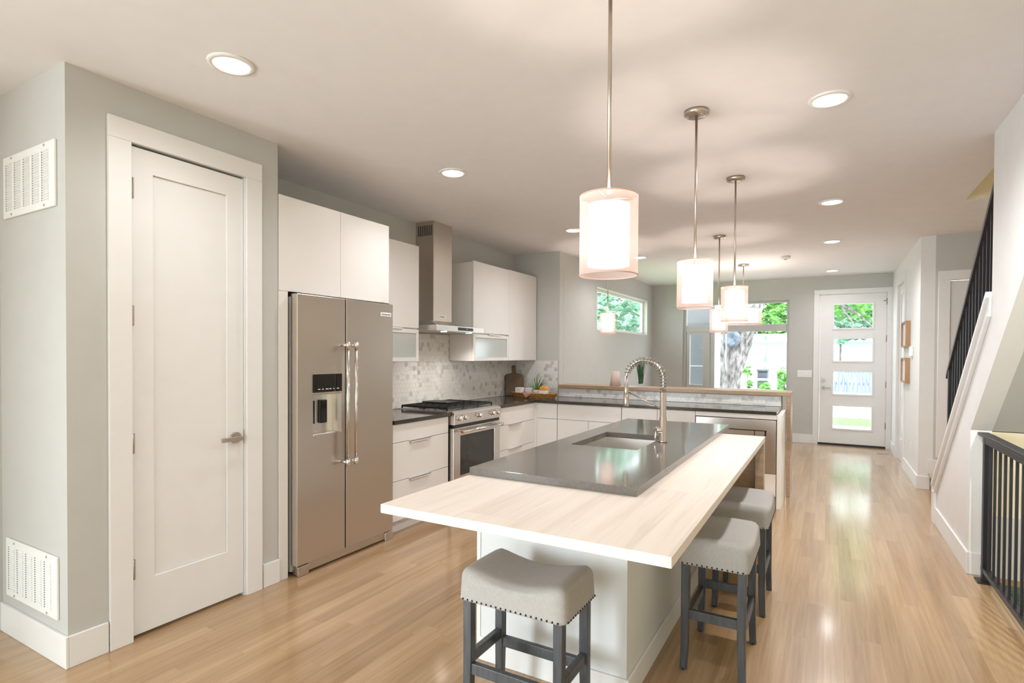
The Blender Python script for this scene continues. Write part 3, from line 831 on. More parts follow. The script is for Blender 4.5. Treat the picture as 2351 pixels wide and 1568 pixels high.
FC = -2.985
t = thing('refrigerator_cabinet', 'white overhead cabinet and side panel around the refrigerator', 'cabinet', (-3.27, 2.8, 1.83))
bm = B(); box(bm, -3.565, FC-.022, 2.30, 3.30, 1.832, 2.43); obj('cabinet_body', bm, MT['cab'], t)
bm = B(); box(bm, -3.565, FC, 2.299, 2.366, 0, 1.83); obj('side_panel', bm, MT['cab'], t, bevel=.001)
bm = B(); box(bm, -3.565, FC-.04, 3.28, 3.30, 0, 1.83); obj('side_panel', bm, MT['cab'], t)
for a, b in ((2.301, 2.803), (2.806, 3.30)):
    bm = B(); box(bm, FC-.020, FC, a, b, 1.832, 2.432); obj('door', bm, MT['cab'], t, bevel=.0015)

# ------------------------------------------------------------------ wall cabinets
UX = -3.245
def flap(t, y0, y1, z0, z1, label):
    d = thing_part = None
    bm = B(); w = .035
    for q in ((y0, y0+w, z0, z1), (y1-w, y1, z0, z1), (y0+w, y1-w, z0, z0+w), (y0+w, y1-w, z1-w, z1)): box(bm, UX-.02, UX, *q)
    d = obj('glass_door', bm, MT['cab'], t, bevel=.0015); d['label'] = label
    bm = B(); box(bm, UX-.014, UX-.008, y0+w, y1-w, z0+w, z1-w); obj('glass_pane', bm, MT['frost'], d)
t = thing('wall_cabinet', 'white wall cabinet between refrigerator and range hood', 'wall cabinet', (-3.4, 3.65, 1.37), 'white wall cabinets beside the hood')
bm = B(); box(bm, XK+.003, UX-.022, 3.303, 3.985, 1.372, 2.415); obj('cabinet_body', bm, MT['cab'], t)
bm = B(); box(bm, UX-.02, UX, 3.303, 3.985, 1.672, 2.418); obj('door', bm, MT['cab'], t, bevel=.0015)
flap(t, 3.303, 3.985, 1.372, 1.66, 'lift-up door with a frosted glass pane')
bm = B(); box(bm, UX, UX+.012, 3.55, 3.75, 1.657, 1.669); obj('edge_pull', bm, MT['cab'], t)
t = thing('wall_cabinet', 'white wall cabinet right of the hood with a frosted lift-up door', 'wall cabinet', (-3.4, 5.26, 1.37), 'white wall cabinets beside the hood')
bm = B(); box(bm, XK+.003, UX-.022, 4.886, 5.628, 1.368, 2.415); obj('cabinet_body', bm, MT['cab'], t)
bm = B(); box(bm, UX-.02, UX, 4.886, 5.628, 1.668, 2.425); obj('door', bm, MT['cab'], t, bevel=.0015)
flap(t, 4.886, 5.628, 1.368, 1.652, 'lift-up door with a frosted glass pane')
bm = B(); box(bm, UX, UX+.012, 5.18, 5.42, 1.650, 1.660); obj('edge_pull', bm, MT['cab'], t)
t = thing('wall_cabinet', 'white full-height wall cabinet in the kitchen corner', 'wall cabinet', (-3.4, 6.0, 1.37), 'white wall cabinets beside the hood')
bm = B(); box(bm, XK+.003, UX-.022, 5.631, 6.35, 1.368, 2.425); obj('cabinet_body', bm, MT['cab'], t)
bm = B(); box(bm, UX-.02, UX, 5.631, 6.335, 1.368, 2.43); obj('door', bm, MT['cab'], t, bevel=.0015)

# ------------------------------------------------------------------ range hood
t = thing('range_hood', 'stainless chimney range hood above the gas range', 'range hood', (-3.4, 4.46, 1.65))
HX = -3.35
bm = B(); box(bm, XK+.002, HX, 4.335, 4.64, 1.76, CE-.002); ch = obj('chimney', bm, MT['steel'], t, bevel=.002)
bm = B()
for k in range(8): box(bm, XK+.03+k*.023, XK+.04+k*.023, 4.3335, 4.336, 2.60, 2.70)
obj('vent_slots', bm, MT['black'], ch)
bm = B()
box(bm, XK+.002, -3.10, 4.06, 4.86, 1.655, 1.708)
prism(bm, [(XK+.002, 1.708), (-3.27, 1.708), (HX+.004, 1.765), (XK+.002, 1.765)], 'y', 4.30, 4.67)
obj('canopy', bm, MT['steelh'], t, bevel=.002)
bm = B(); box(bm, -3.10, -3.098, 4.40, 4.66, 1.668, 1.697); obj('control_panel', bm, MT['blackgloss'], t)
bm = B(); box(bm, -3.098, -3.0972, 4.545, 4.553, 1.679, 1.686); obj('indicator_light', bm, MT['plastic'], t)
bm = B(); box(bm, HX, HX+.002, 4.42, 4.535, 1.80, 1.822); obj('badge', bm, MT['plastic'], t)
bm = B(); text_bm(bm, 'KitchenAid', .018, (HX+.0025, 4.4775, 1.811), (0, 1, 0), (0, 0, 1)); obj('badge_lettering', bm, MT['letter'], t)
bm = B(); box(bm, -3.5, -3.14, 4.1, 4.82, 1.652, 1.655); obj('grease_filter', bm, MT['steel'], t)
for y in (4.25, 4.67):
    bm = B(); cyl(bm, (-3.16, y, 1.655), (-3.16, y, 1.650), .03, 18); obj('hood_lamp', bm, MT['glow'], t)
    spot('hood_spot', (-3.18, y, 1.64), 6, (1, .93, .86), 130, .03, .8)

# ------------------------------------------------------------------ base cabinets along the left wall
BX = -2.945
def drawer(t, axis, f, out, u0, u1, z0, z1, pull=None, name='drawer'):
    bm = B(); lo, hi = sorted((f, f-out*.02))
    if axis == 'x': box(bm, lo, hi, u0, u1, z0, z1)
    else: box(bm, u0, u1, lo, hi, z0, z1)
    d = obj(name, bm, MT['cab'], t, bevel=.0015)
    if pull:
        bm = B(); lo, hi = sorted((f-out*.004, f+out*.022))
        if axis == 'x':
            box(bm, lo, hi, pull[0], pull[1], z1-.001, z1+.003); box(bm, f+out*.018 if out > 0 else f-.022, f+.022 if out > 0 else f-.018, pull[0], pull[1], z1-.012, z1+.003)
        else:
            box(bm, pull[0], pull[1], lo, hi, z1-.001, z1+.003); box(bm, pull[0], pull[1], f-.022, f-.018, z1-.012, z1+.003)
        obj('edge_pull', bm, MT['pull'], d)
    return d
t = thing('base_cabinet', 'white three-drawer base cabinet between refrigerator and range', 'base cabinet', (-3.26, 3.68, 0), 'white base cabinets')
bm = B(); box(bm, XK+.003, BX-.022, 3.303, 4.036, .11, .883); obj('cabinet_body', bm, MT['cab'], t)
bm = B(); box(bm, XK+.003, BX-.075, 3.303, 4.036, 0, .11); obj('toe_kick', bm, MT['cab'], t)
for z0, z1 in ((.115, .428), (.432, .733), (.737, .880)):
    drawer(t, 'x', BX, 1, 3.305, 4.034, z0, z1, (3.50, 3.76) if z1 < .8 else None)
t = thing('base_cabinet', 'white drawer base cabinet right of the gas range', 'base cabinet', (-3.26, 5.3, 0), 'white base cabinets')
bm = B(); box(bm, XK+.003, BX-.022, 4.87, 5.71, .11, .883); obj('cabinet_body', bm, MT['cab'], t)
bm = B(); box(bm, XK+.003, BX-.075, 4.87, 5.71, 0, .11); obj('toe_kick', bm, MT['cab'], t)
for z0, z1 in ((.115, .428), (.432, .690), (.694, .880)):
    drawer(t, 'x', BX, 1, 4.872, 5.70, z0, z1, (5.12, 5.38) if z1 < .8 else None)

# ------------------------------------------------------------------ peninsula cabinets, dishwasher
PY = 5.74
def pen_cab(x0, x1, label, fronts):
    t = thing('base_cabinet', label, 'base cabinet', ((x0+x1)/2, 6.05, 0), 'white base cabinets')
    bm = B(); box(bm, x0, x1, PY+.022, YST-.02, .11, .883); obj('cabinet_body', bm, MT['cab'], t)
    bm = B(); box(bm, x0, x1, PY+.08, YST-.02, 0, .11); obj('toe_kick', bm, MT['cab'], t)
    for (a, b, z0, z1, nm) in fronts:
        drawer(t, 'y', PY, -1, a, b, z0, z1, None, nm)
    return t
pen_cab(-2.94, -2.668, 'narrow white corner base cabinet under the woven tray', [(-2.925, -2.670, .115, .703, 'door'), (-2.925, -2.670, .708, .880, 'drawer')])
pen_cab(-2.664, -1.912, 'white two-door base cabinet beneath the low backsplash', [(-2.662, -2.290, .115, .703, 'door'), (-2.286, -1.914, .115, .703, 'door'), (-2.662, -1.914, .708, .880, 'drawer')])
pen_cab(-1.908, -1.145, 'white base cabinet beside the stainless dishwasher', [(-1.906, -1.529, .115, .880, 'door'), (-1.526, -1.147, .115, .880, 'door')])
bm = B(); box(bm, -.402, -.362, PY-.012, YST-.003, 0, .884)
tag(obj('cabinet_end_panel', bm, MT['cab'], bevel=.002), 'white vertical end panel right of the dishwasher', 'cabinet panel')
bm = B(); box(bm, -1.143, -.404, PY, PY+.02, .838, .882)
tag(obj('filler_strip', bm, MT['cab'], bevel=.001), 'white filler strip above the stainless dishwasher', 'cabinet panel')
t = thing('dishwasher', 'stainless dishwasher at the right end of the peninsula', 'dishwasher', (-.77, 6.0, 0))
bm = B(); box(bm, -1.138, -.408, PY+.03, YST-.03, .02, .832); obj('body', bm, MT['greyplastic'], t)
bm = B(); holes_wall(bm, 'y', PY-.012, PY+.03, -1.138, -.408, .33, .832, [(-1.06, -.492, .68, .732)])
clean(bm)
d = obj('door', bm, MT['steelh'], t, bevel=.003)
bm = B(); box(bm, -1.06, -.492, PY+.012, PY+.03, .68, .732); box(bm, -.50, -.492, PY-.01, PY+.012, .68, .732); box(bm, -1.06, -.492, PY-.01, PY+.012, .727, .732); obj('pocket_handle', bm, MT['black'], d)
bm = B(); box(bm, -1.05, -.60, PY+.002, PY+.014, .682, .722); obj('pocket_strip', bm, MT['steel'], d)
bm = B(); box(bm, -.592, -.508, PY+.002, PY+.014, .682, .722); obj('pocket_strip', bm, MT['steelh'], d)
bm = B(); box(bm, -1.138, -.408, PY+.0, PY+.03, .115, .325); obj('lower_panel', bm, MT['cab'], t, bevel=.002)
bm = B(); box(bm, -1.138, -.408, PY+.06, PY+.08, 0, .11); obj('toe_kick', bm, MT['cab'], t)

bm = B(); prism(bm, [(-2.965, 5.702), (BX, 5.702), (BX, PY), (-2.927, PY), (-2.927, PY+.02), (-2.965, PY+.02)], 'z', .11, .882)
tag(obj('corner_filler', bm, MT['cab']), 'white filler strip in the inside corner of the base cabinets', 'cabinet panel')
# ------------------------------------------------------------------ countertops, backsplash, half wall with bar ledge
bm = B(); box(bm, XK+.002, -2.925, 3.302, 4.048, .885, .915)
tag(obj('countertop', bm, MT['quartzdark'], bevel=.002), 'short dark quartz countertop left of the range', 'countertop')
bm = B(); prism(bm, [(XK+.002, 4.868), (-2.925, 4.868), (-2.925, 5.715), (-.405, 5.715), (-.405, YST-.002), (XK+.002, YST-.002)], 'z', .885, .915)
tag(obj('countertop', bm, MT['quartzdark'], bevel=.002), 'L-shaped dark quartz countertop wrapping the kitchen corner', 'countertop')

def hexes(bm, axis, face, out, u0, u1, z0, z1, s=.028, th=.004, clip=None):
    """hexagon mosaic clipped to a rectangle, one random value per tile"""
    lay = bm.faces.layers.float.get('tile') or bm.faces.layers.float.new('tile')
    rnd = random.Random(3); dx = s*math.sqrt(3); dz = 1.5*s; row = 0; z = z0
    while z < z1+s:
        u = u0+(dx/2 if row % 2 else 0)
        while u < u1+dx:
            pts = [(u+(s-.0012)*cos(pi/6+k*pi/3), z+(s-.0012)*sin(pi/6+k*pi/3)) for k in range(6)]
            pts = [(min(max(a, u0), u1), min(max(b, z0), z1)) for a, b in pts]
            ar = abs(sum(pts[i][0]*pts[(i+1) % 6][1]-pts[(i+1) % 6][0]*pts[i][1] for i in range(6)))/2
            if ar > 1e-5 and not (clip and clip(u, z)):
                q = []
                for p in pts:
                    if not q or (abs(p[0]-q[-1][0])+abs(p[1]-q[-1][1])) > 1e-6: q.append(p)
                if (abs(q[0][0]-q[-1][0])+abs(q[0][1]-q[-1][1])) < 1e-6: q.pop()
                if len(q) >= 3:
                    f0 = face+out*th
                    vs = [bm.verts.new((f0, a, b) if axis == 'x' else (a, f0, b)) for a, b in q]
                    f = bm.faces.new(vs); f[lay] = rnd.random()**.3*.62
            u += dx
        z += dz; row += 1
t = thing('backsplash', 'marble hexagon mosaic backsplash behind the gas range', 'backsplash', (XK, 4.8, .915))
bm = B(); box(bm, XK+.001, XK+.010, 3.303, YST-.012, .916, 1.365); box(bm, XK+.001, XK+.010, 3.99, 4.88, 1.365, 1.648)
obj('grout_bed', bm, MT['grout'], t)
bm = B()
hexes(bm, 'x', XK+.010, 1, 3.303, YST-.013, .918, 1.364); hexes(bm, 'x', XK+.010, 1, 3.99, 4.88, 1.366, 1.646)
obj('tile_field', bm, MT['hex'], t)
t = thing('end_backsplash', 'marble hexagon mosaic on the short kitchen end wall', 'backsplash', (-3.2, YST, .915))
bm = B(); box(bm, XK+.016, -2.945, YST-.010, YST-.001, .916, 1.365); obj('grout_bed', bm, MT['grout'], t)
bm = B(); hexes(bm, 'y', YST-.010, -1, XK+.017, -2.946, .918, 1.364); obj('tile_field', bm, MT['hex'], t)
bm = B(); holes_wall(bm, 'y', YST, YST+.10, -2.93, -.405, 0, 1.024, [])
struct('wall_peninsula', bm, MT['wall'], 'half wall behind the peninsula counter', 'wall')
t = thing('low_backsplash', 'low marble mosaic strip between counter and bar ledge', 'backsplash', (-1.67, YST, .915))
bm = B(); box(bm, -2.928, -.408, YST-.009, YST, .916, 1.022); obj('grout_bed', bm, MT['grout'], t)
bm = B(); hexes(bm, 'y', YST-.009, -1, -2.926, -.410, .918, 1.020); obj('tile_field', bm, MT['hex'], t)
t = thing('bar_ledge', 'long wooden bar ledge with a waterfall end beyond the counter', 'bar ledge', (-1.65, 6.48, 1.025))
bm = B(); box(bm, -2.922, -.318, 6.31, 6.66, 1.026, 1.066); obj('ledge_top', bm, MT['barwood'], t, bevel=.003)
bm = B(); box(bm, -.355, -.318, 6.31, 6.66, 0, 1.026); obj('waterfall_end', bm, MT['barwood'], t, bevel=.003)

# ------------------------------------------------------------------ gas range
RX = -2.90
t = thing('gas_range', 'stainless slide-in gas range with black iron grates', 'range', (-3.2, 4.458, 0))
R0, R1 = 4.055, 4.862
bm = B(); box(bm, -3.55, RX-.05, R0+.004, R1-.004, .03, .90); obj('body', bm, MT['black'], t)
bm = B(); box(bm, -3.55, -2.965, R0, R1, .902, .922); obj('cooktop', bm, MT['steelh'], t, bevel=.003)
bm = B(); prism(bm, [(-2.965, .922), (-2.925, .922), (RX+.01, .905), (RX+.004, .800), (-2.965, .800)], 'y', R0, R1)
cp = obj('control_panel', bm, MT['steelh'], t, bevel=.003)
for y in (4.125, 4.215, 4.46, 4.70, 4.79):
    bm = B(); cyl(bm, (RX+.004, y, .855), (RX+.012, y, .855), .026, 22); cyl(bm, (RX+.012, y, .855), (RX+.045, y, .857), .020, 22, .018); box(bm, RX+.045, RX+.048, y-.003, y+.003, .84, .874)
    obj('knob', bm, MT['chrome'], cp)
bm = B(); box(bm, -2.965, RX-.004, R0+.01, R1-.01, .772, .798); obj('vent_strip', bm, MT['blackgloss'], t)
bm = B(); holes_wall(bm, 'x', RX-.05, RX, R0, R1, .215, .770, [(4.16, 4.755, .33, .695)]); clean(bm)
dd = obj('oven_door', bm, MT['steelh'], t, bevel=.003)
bm = B(); box(bm, RX-.045, RX-.006, 4.16, 4.755, .33, .695); obj('oven_window', bm, MT['ovenglass'], dd)
bm = B(); cyl(bm, (RX+.055, 4.13, .738), (RX+.055, 4.80, .738), .0125, 18)
for y in (4.17, 4.77): cyl(bm, (RX, y, .738), (RX+.05, y, .738), .009, 12)
hh = obj('handle', bm, MT['chrome'], dd)
for y, s in ((4.13, -1), (4.80, 1)):
    bm = B(); cyl(bm, (RX+.055, y, .738), (RX+.055, y+s*.022, .738), .0165, 18); he = obj('handle_end', bm, MT['chrome'], hh)
    bm = B(); cyl(bm, (RX+.055, y+s*.022, .738), (RX+.055, y+s*.025, .738), .0135, 18); obj('medallion', bm, MT['copper'], hh)['label'] = 'copper coloured medallion'
bm = B(); box(bm, RX-.045, RX-.004, R0+.002, R1-.002, .06, .205); obj('drawer', bm, MT['steelh'], t, bevel=.003)
for k, (a, b) in enumerate(((4.075, 4.33), (4.335, 4.585), (4.59, 4.845))):
    bm = B(); z = .948; r = .006
    x0, x1 = -3.52, -2.99
    for y in (a, b): box(bm, x0, x1, y-r if y == b else y, y if y == b else y+r, z-.012, z+.006)
    for x in (x0, x1): box(bm, x-r, x+r, a, b, z-.012, z+.006)
    n = 5
    for i in range(1, n+1):
        x = x0+(x1-x0)*i/(n+1)
        box(bm, x-.004, x+.004, a, b, z-.008, z+.006)
    ym = (a+b)/2; box(bm, x0, x1, ym-.004, ym+.004, z-.008, z+.006)
    for y in (a+.004, b-.004):
        for x in (x0, (x0+x1)/2, x1): box(bm, x-.006, x+.006, y-.005, y+.005, .922, z-.01)
    obj('grate', bm, MT['black'], t)
    if k == 1:
        bm = B(); box(bm, -3.50, -3.20, a+.02, b-.02, z+.007, z+.022); obj('griddle', bm, MT['black'], t, bevel=.004)
for (x, y) in ((-3.36, 4.20), (-3.12, 4.20), (-3.25, 4.46), (-3.36, 4.72), (-3.12, 4.72)):
    bm = B(); lathe(bm, [(.05, 0), (.05, .006), (.036, .008), (.036, .014), (0, .015)], x, y, .922, 24); obj('burner', bm, MT['black'], t)

# ------------------------------------------------------------------ island
IX0, IX1, IY0, IY1 = -1.43, -.70, 2.195, 4.18
t = thing('island_cabinet', 'white island base under the pale wood and dark stone tops', 'kitchen island', (-1.065, 3.2, 0))
bm = B(); box(bm, IX0+.02, IX1, IY0, IY0+.018, 0, .846); obj('front_panel', bm, MT['panel'], t)
bm = B(); box(bm, IX1-.02, IX1, IY0+.018, IY1-.05, 0, .846); obj('side_panel', bm, MT['panel'], t)
bm = B(); box(bm, IX0, IX0+.02, IY0-.004, IY1, 0, .846); obj('end_gable', bm, MT['cab'], t, bevel=.001)
bm = B(); box(bm, IX0+.02, IX1-.02, IY1-.07, IY1-.05, 0, .846); obj('back_panel', bm, MT['panel'], t)
bm = B(); box(bm, IX0+.02, IX1+.012, IY0-.012, IY0, 0, .11); box(bm, IX1, IX1+.012, IY0, IY1-.05, 0, .11); obj('baseboard', bm, MT['trim'], t, bevel=.003)

t = thing('island_worktop', 'pale washed wood worktop with a wide overhang', 'worktop', (-.9, 2.8, .848))
SX0, SX1, SY0, SY1 = -1.432, -.642, 2.128, 4.46
bm = B(); pts = [(-1.432, 1.54), (-.366, 1.54), (-.366, 4.18), (-.63, 4.18), (-.63, 2.14+.0), (-1.432, 2.14)]
prism(bm, [(-1.432, 1.54), (-.366, 1.54), (-.366, 4.18), (-.84, 4.18), (-.84, 2.4), (-1.432, 2.4)], 'z', .848, .881)
obj('wood_top', bm, MT['pale'], t, bevel=.002)
bm = B(); box(bm, -.84, -.42, 4.145, 4.18, 0, .848); box(bm, -.42, -.366, 4.10, 4.18, 0, .848)
obj('waterfall_leg', bm, MT['barwood'], t, bevel=.002)

bm = B()
SK = (-1.300, -.905, 2.985, 3.60)
# slab with the sink cut-out
us = (SX0, SK[0], SK[1], SX1); vs_ = (SY0, SK[2], SK[3], SY1)
for i in range(3):
    for j in range(3):
        if i == 1 and j == 1: continue
        box(bm, us[i], us[i+1], vs_[j], vs_[j+1], .8815, .915)
clean(bm)
tag(obj('island_countertop', bm, MT['quartz'], bevel=.0015), 'dark polished quartz slab on the island around the sink', 'countertop')
bm = B()      # substrate under the slab
box(bm, SX0+.022, SK[0]-.03, 2.402, IY1-.075, .849, .881); 
box(bm, SK[0]-.03, -.842, 2.402, SK[2]-.03, .849, .881); box(bm, SK[0]-.03, -.842, SK[3]+.03, IY1-.075, .849, .881)
obj('substrate', bm, MT['panel'], bpy.data.objects['island_cabinet'])
t = thing('sink', 'undermount stainless sink in the dark island slab', 'sink', (-1.1, 3.29, .68))
bm = B(); a, b, c, d = SK; e = .006
box(bm, a-e, a, c-e, d+e, .66, .881); box(bm, b, b+e, c-e, d+e, .66, .881); box(bm, a, b, c-e, c, .66, .881); box(bm, a, b, d, d+e, .66, .881); box(bm, a-e, b+e, c-e, d+e, .654, .66)
obj('basin', bm, MT['sinksteel'], t)
bm = B(); lathe(bm, [(0, .002), (.04, .002), (.045, 0), (.045, 0)], (a+b)/2, (c+d)/2, .660, 24); obj('drain', bm, MT['chrome'], t)
# faucet
fx, fy = -.855, 3.347
t = thing('faucet', 'tall spring-neck kitchen faucet beside the island sink', 'faucet', (fx, fy, .915))
bm = B(); lathe(bm, [(0, 0), (.026, 0), (.026, .008), (.022, .012), (.022, .145), (.0185, .15), (.0185, .30), (.014, .305), (0, .305)], fx, fy, .915, 28); obj('body', bm, MT['nickel'], t)
ra = .1145; cxm = fx-ra; zc = 1.292
path = [(fx, fy, 1.21), (fx, fy, 1.25)] + [(cxm+ra*cos(a), fy, zc+ra*sin(a)) for a in [pi*k/24 for k in range(25)]] + [(fx-2*ra, fy, 1.23)]
bm = B(); tube(bm, path, .0075, 12); hose = obj('hose', bm, MT['nickel'], t)
# spring coil along the hose
bm = B()
P_ = [Vector(p) for p in path[:-3]]
seglen = [0]
for p, q in zip(P_, P_[1:]): seglen.append(seglen[-1]+(q-p).length)
tot = seglen[-1]; turns = 21; pts = []
for k in range(turns*14+1):
    s = tot*k/(turns*14); i = max(j for j in range(len(seglen)) if seglen[j] <= s+1e-9); i = min(i, len(P_)-2)
    f = (s-seglen[i])/(seglen[i+1]-seglen[i]); p = P_[i].lerp(P_[i+1], f); d = (P_[i+1]-P_[i]).normalized(); u = Vector((0, 1, 0)); w = d.cross(u)
    a = 2*pi*k/14; pts.append(p+(u*cos(a)+w*sin(a))*.0200)
tube(bm, pts, .0027, 6); obj('spring_coil', bm, MT['spring'], hose)
bm = B(); lathe(bm, [(0, 0), (.0145, 0), (.0165, .004), (.0165, .072), (.0135, .074), (.0135, .077), (.0145, .079), (.0145, .118), (.0115, .122), (.0105, .19), (0, .19)], fx-2*ra, fy, 1.118, 24); obj('spray_head', bm, MT['nickel'], t)
bm = B(); cyl(bm, (fx-.015, fy, 1.118), (fx-2*ra+.015, fy, 1.208), .0048, 12); obj('support_arm', bm, MT['nickel'], t)
bm = B(); cyl(bm, (fx-.008, fy-.005, .99), (fx-.032, fy-.048, .99), .019, 20); cyl(bm, (fx-.03, fy-.045, .985), (fx-.034, fy-.052, .93), .005, 10); obj('lever', bm, MT['chrome'], t, bevel=.002)

# ------------------------------------------------------------------ stools
def cushion(cx, cy, lx, ly, z0, z1, along):
    bm = B(); bmesh.ops.create_cube(bm, size=2.0)
    bmesh.ops.subdivide_edges(bm, edges=bm.edges, cuts=15, use_grid_fill=True)
    hx, hy, hz = lx/2, ly/2, (z1-z0)/2; rr = .034
    for v in bm.verts:
        n = v.co.copy(); p = Vector((n.x*hx, n.y*hy, n.z*hz))
        core = Vector((max(-hx+rr, min(hx-rr, p.x)), max(-hy+rr, min(hy-rr, p.y)), max(-hz+.012, min(hz-rr, p.z))))
        d = p-core
        r_ = rr if p.z > 0 else .012
        if d.length > 1e-6:
            d.normalize()
            p = core+Vector((d.x*rr, d.y*rr, d.z*r_))
        t01 = (n.z+1)/2
        u = (p.x/hx if along == 'x' else p.y/hy)
        q = (p.y/hy if along == 'x' else p.x/hx)
        top = max(0, t01-.35)/.65
        p.z += top*(-.023*max(0.0, cos(u*pi/2))**1.3 + .016*(abs(u)**2)*(1-.6*abs(u)**6) + .004*(1-q*q))
        # soft pulls in the cloth at the dip
        p.z += top*.0022*sin(u*70)*math.exp(-(u*3.0)**2)*max(0, -q)
        flare = 1+.035*(1-t01)
        p.x *= flare; p.y *= flare
        v.co = (cx+p.x, cy+p.y, z0+hz+p.z)
    for f in bm.faces: f.smooth = True
    return bm
def stool(x0, x1, y0, y1, along):
    zb, zt = .484, .605
    cx, cy = (x0+x1)/2, (y0+y1)/2
    t = thing('bar_stool', '', 'bar stool', (cx, cy, 0), 'saddle-seat counter stools')
    obj('seat_cushion', cushion(cx, cy, x1-x0, y1-y0, zb, zt, along), MT['linen'], t)
    nx = max(2, round((x1-x0)/.024)); ny = max(2, round((y1-y0)/.024))
    ex, ey = (x1-x0)*.018, (y1-y0)*.018
    for y in (y0-ey+.001, y1+ey-.001):
        bm = B()
        for k in range(nx+1): sphere(bm, (x0+.022+(x1-x0-.044)*k/nx, y, zb+.014), .0042, 6)
        obj('nailhead_row', bm, MT['nail'], t)
    for x in (x0-ex+.001, x1+ex-.001):
        bm = B()
        for k in range(ny+1): sphere(bm, (x, y0+.022+(y1-y0-.044)*k/ny, zb+.014), .0042, 6)
        obj('nailhead_row', bm, MT['nail'], t)
    w = .036
    L_ = [(x0+.012, y0+.012), (x1-.012-w, y0+.012), (x0+.012, y1-.012-w), (x1-.012-w, y1-.012-w)]
    for i, (a, b) in enumerate(L_):
        sx = -1 if a < cx-w/2 else 1; sy = -1 if b < cy-w/2 else 1
        bm = B(); vs = []
        for z, off, ww in ((0, .010, .030), (.12, .003, .033), (.25, 0, w), (zb+.012, 0, w)):
            ox, oy = a+(w-ww)/2+sx*off*.6, b+(w-ww)/2+sy*off*.6
            vs.append([bm.verts.new((ox+p*ww, oy+q*ww, z)) for p, q in ((0, 0), (1, 0), (1, 1), (0, 1))])
        bm.faces.new(vs[0][::-1]); bm.faces.new(vs[-1])
        for r0, r1 in zip(vs, vs[1:]):
            for k in range(4): bm.faces.new((r0[k], r0[(k+1) % 4], r1[(k+1) % 4], r1[k]))
        lg = obj('leg', bm, MT['stoolwood'], t, bevel=.003)
        bm = B(); cyl(bm, (a+w/2+sx*.006, b+w/2+sy*.006, 0), (a+w/2+sx*.006, b+w/2+sy*.006, .012), .016, 12); obj('foot_glide', bm, MT['black'], lg)
    a0, a1 = x0+.012+w, x1-.012-w; b0, b1 = y0+.012+w, y1-.012-w
    hl, hs = (.20, .235) if along == 'x' else (.235, .20)
    for yy in (y0+.018, y1-.018-.024):
        bm = B(); box(bm, a0-.002, a1+.002, yy, yy+.024, hl, hl+.042); obj('stretcher', bm, MT['stoolwood'], t, bevel=.002)
    for xx in (x0+.018, x1-.018-.024):
        bm = B(); box(bm, xx, xx+.024, b0-.002, b1+.002, hs, hs+.042); obj('stretcher', bm, MT['stoolwood'], t, bevel=.002)
    return t
s1 = stool(-1.229, -.785, 1.757, 2.055, 'x'); s1['label'] = 'grey linen stool in the foreground before the island end'
s2 = stool(-.583, -.283, 2.57, 3.02, 'y'); s2['label'] = 'nearer grey linen stool tucked under the island side overhang'
s3 = copy_tree(s2); s3.location = (s2.location.x+.012, s2.location.y+.735, 0); s3['label'] = 'farther grey linen stool under the island side, partly hidden'

# ------------------------------------------------------------------ guard rail and stair railing
t = thing('guardrail', 'black metal guardrail around the basement stair opening', 'railing', (.90, 3.4, 0))
gx = .895
bm = B(); box(bm, gx-.028, gx+.030, .55, 4.755, .925, .945); obj('top_rail', bm, MT['darkmetal'], t, bevel=.003)
bm = B(); box(bm, gx-.02, gx+.02, .62, 4.60, .888, .925); obj('upper_rail', bm, MT['darkmetal'], t)
bm = B(); box(bm, gx-.02, gx+.02, .62, 4.60, .062, .092); obj('bottom_rail', bm, MT['darkmetal'], t, bevel=.002)
bm = B(); box(bm, gx-.03, gx+.03, 4.70, 4.75, .89, .925); obj('wall_bracket', bm, MT['darkmetal'], t)
for y in (.60, 2.55, 4.56):
    bm = B(); box(bm, gx-.022, gx+.022, y-.022, y+.022, 0, .925); p = obj('post', bm, MT['darkmetal'], t, bevel=.002)
    bm = B(); box(bm, gx-.05, gx+.05, y-.05, y+.05, 0, .010); obj('base_plate', bm, MT['darkmetal'], p)
y = 4.49
while y > .7:
    if abs(y-2.55) > .05:
        bm = B(); box(bm, gx-.0065, gx+.0065, y-.0065, y+.0065, .09, .89); obj('baluster', bm, MT['darkmetal'], t)
    y -= .112
t = thing('stair_railing', 'black metal railing climbing on the stair knee wall', 'railing', (.885, 5.0, capz(5.0)))
sx_ = XS+.05
def rz(y): return 1.300+.822*(5.80-y)
bm = B(); prism(bm, [(5.80, rz(5.80)-.045), (4.20, rz(4.20)-.045), (4.20, rz(4.20)), (5.80, rz(5.80))], 'x', sx_-.022, sx_+.022); obj('handrail', bm, MT['darkmetal'], t, bevel=.003)
bm = B(); box(bm, sx_-.018, sx_+.018, 5.70, 5.74, capz(5.72)+.03, rz(5.72)-.03); obj('post', bm, MT['darkmetal'], t)
y = 5.61
while y > 4.22:
    bm = B(); box(bm, sx_-.008, sx_+.008, y-.008, y+.008, capz(y)+.025, rz(y)-.03); obj('baluster', bm, MT['darkmetal'], t)
    y -= .095

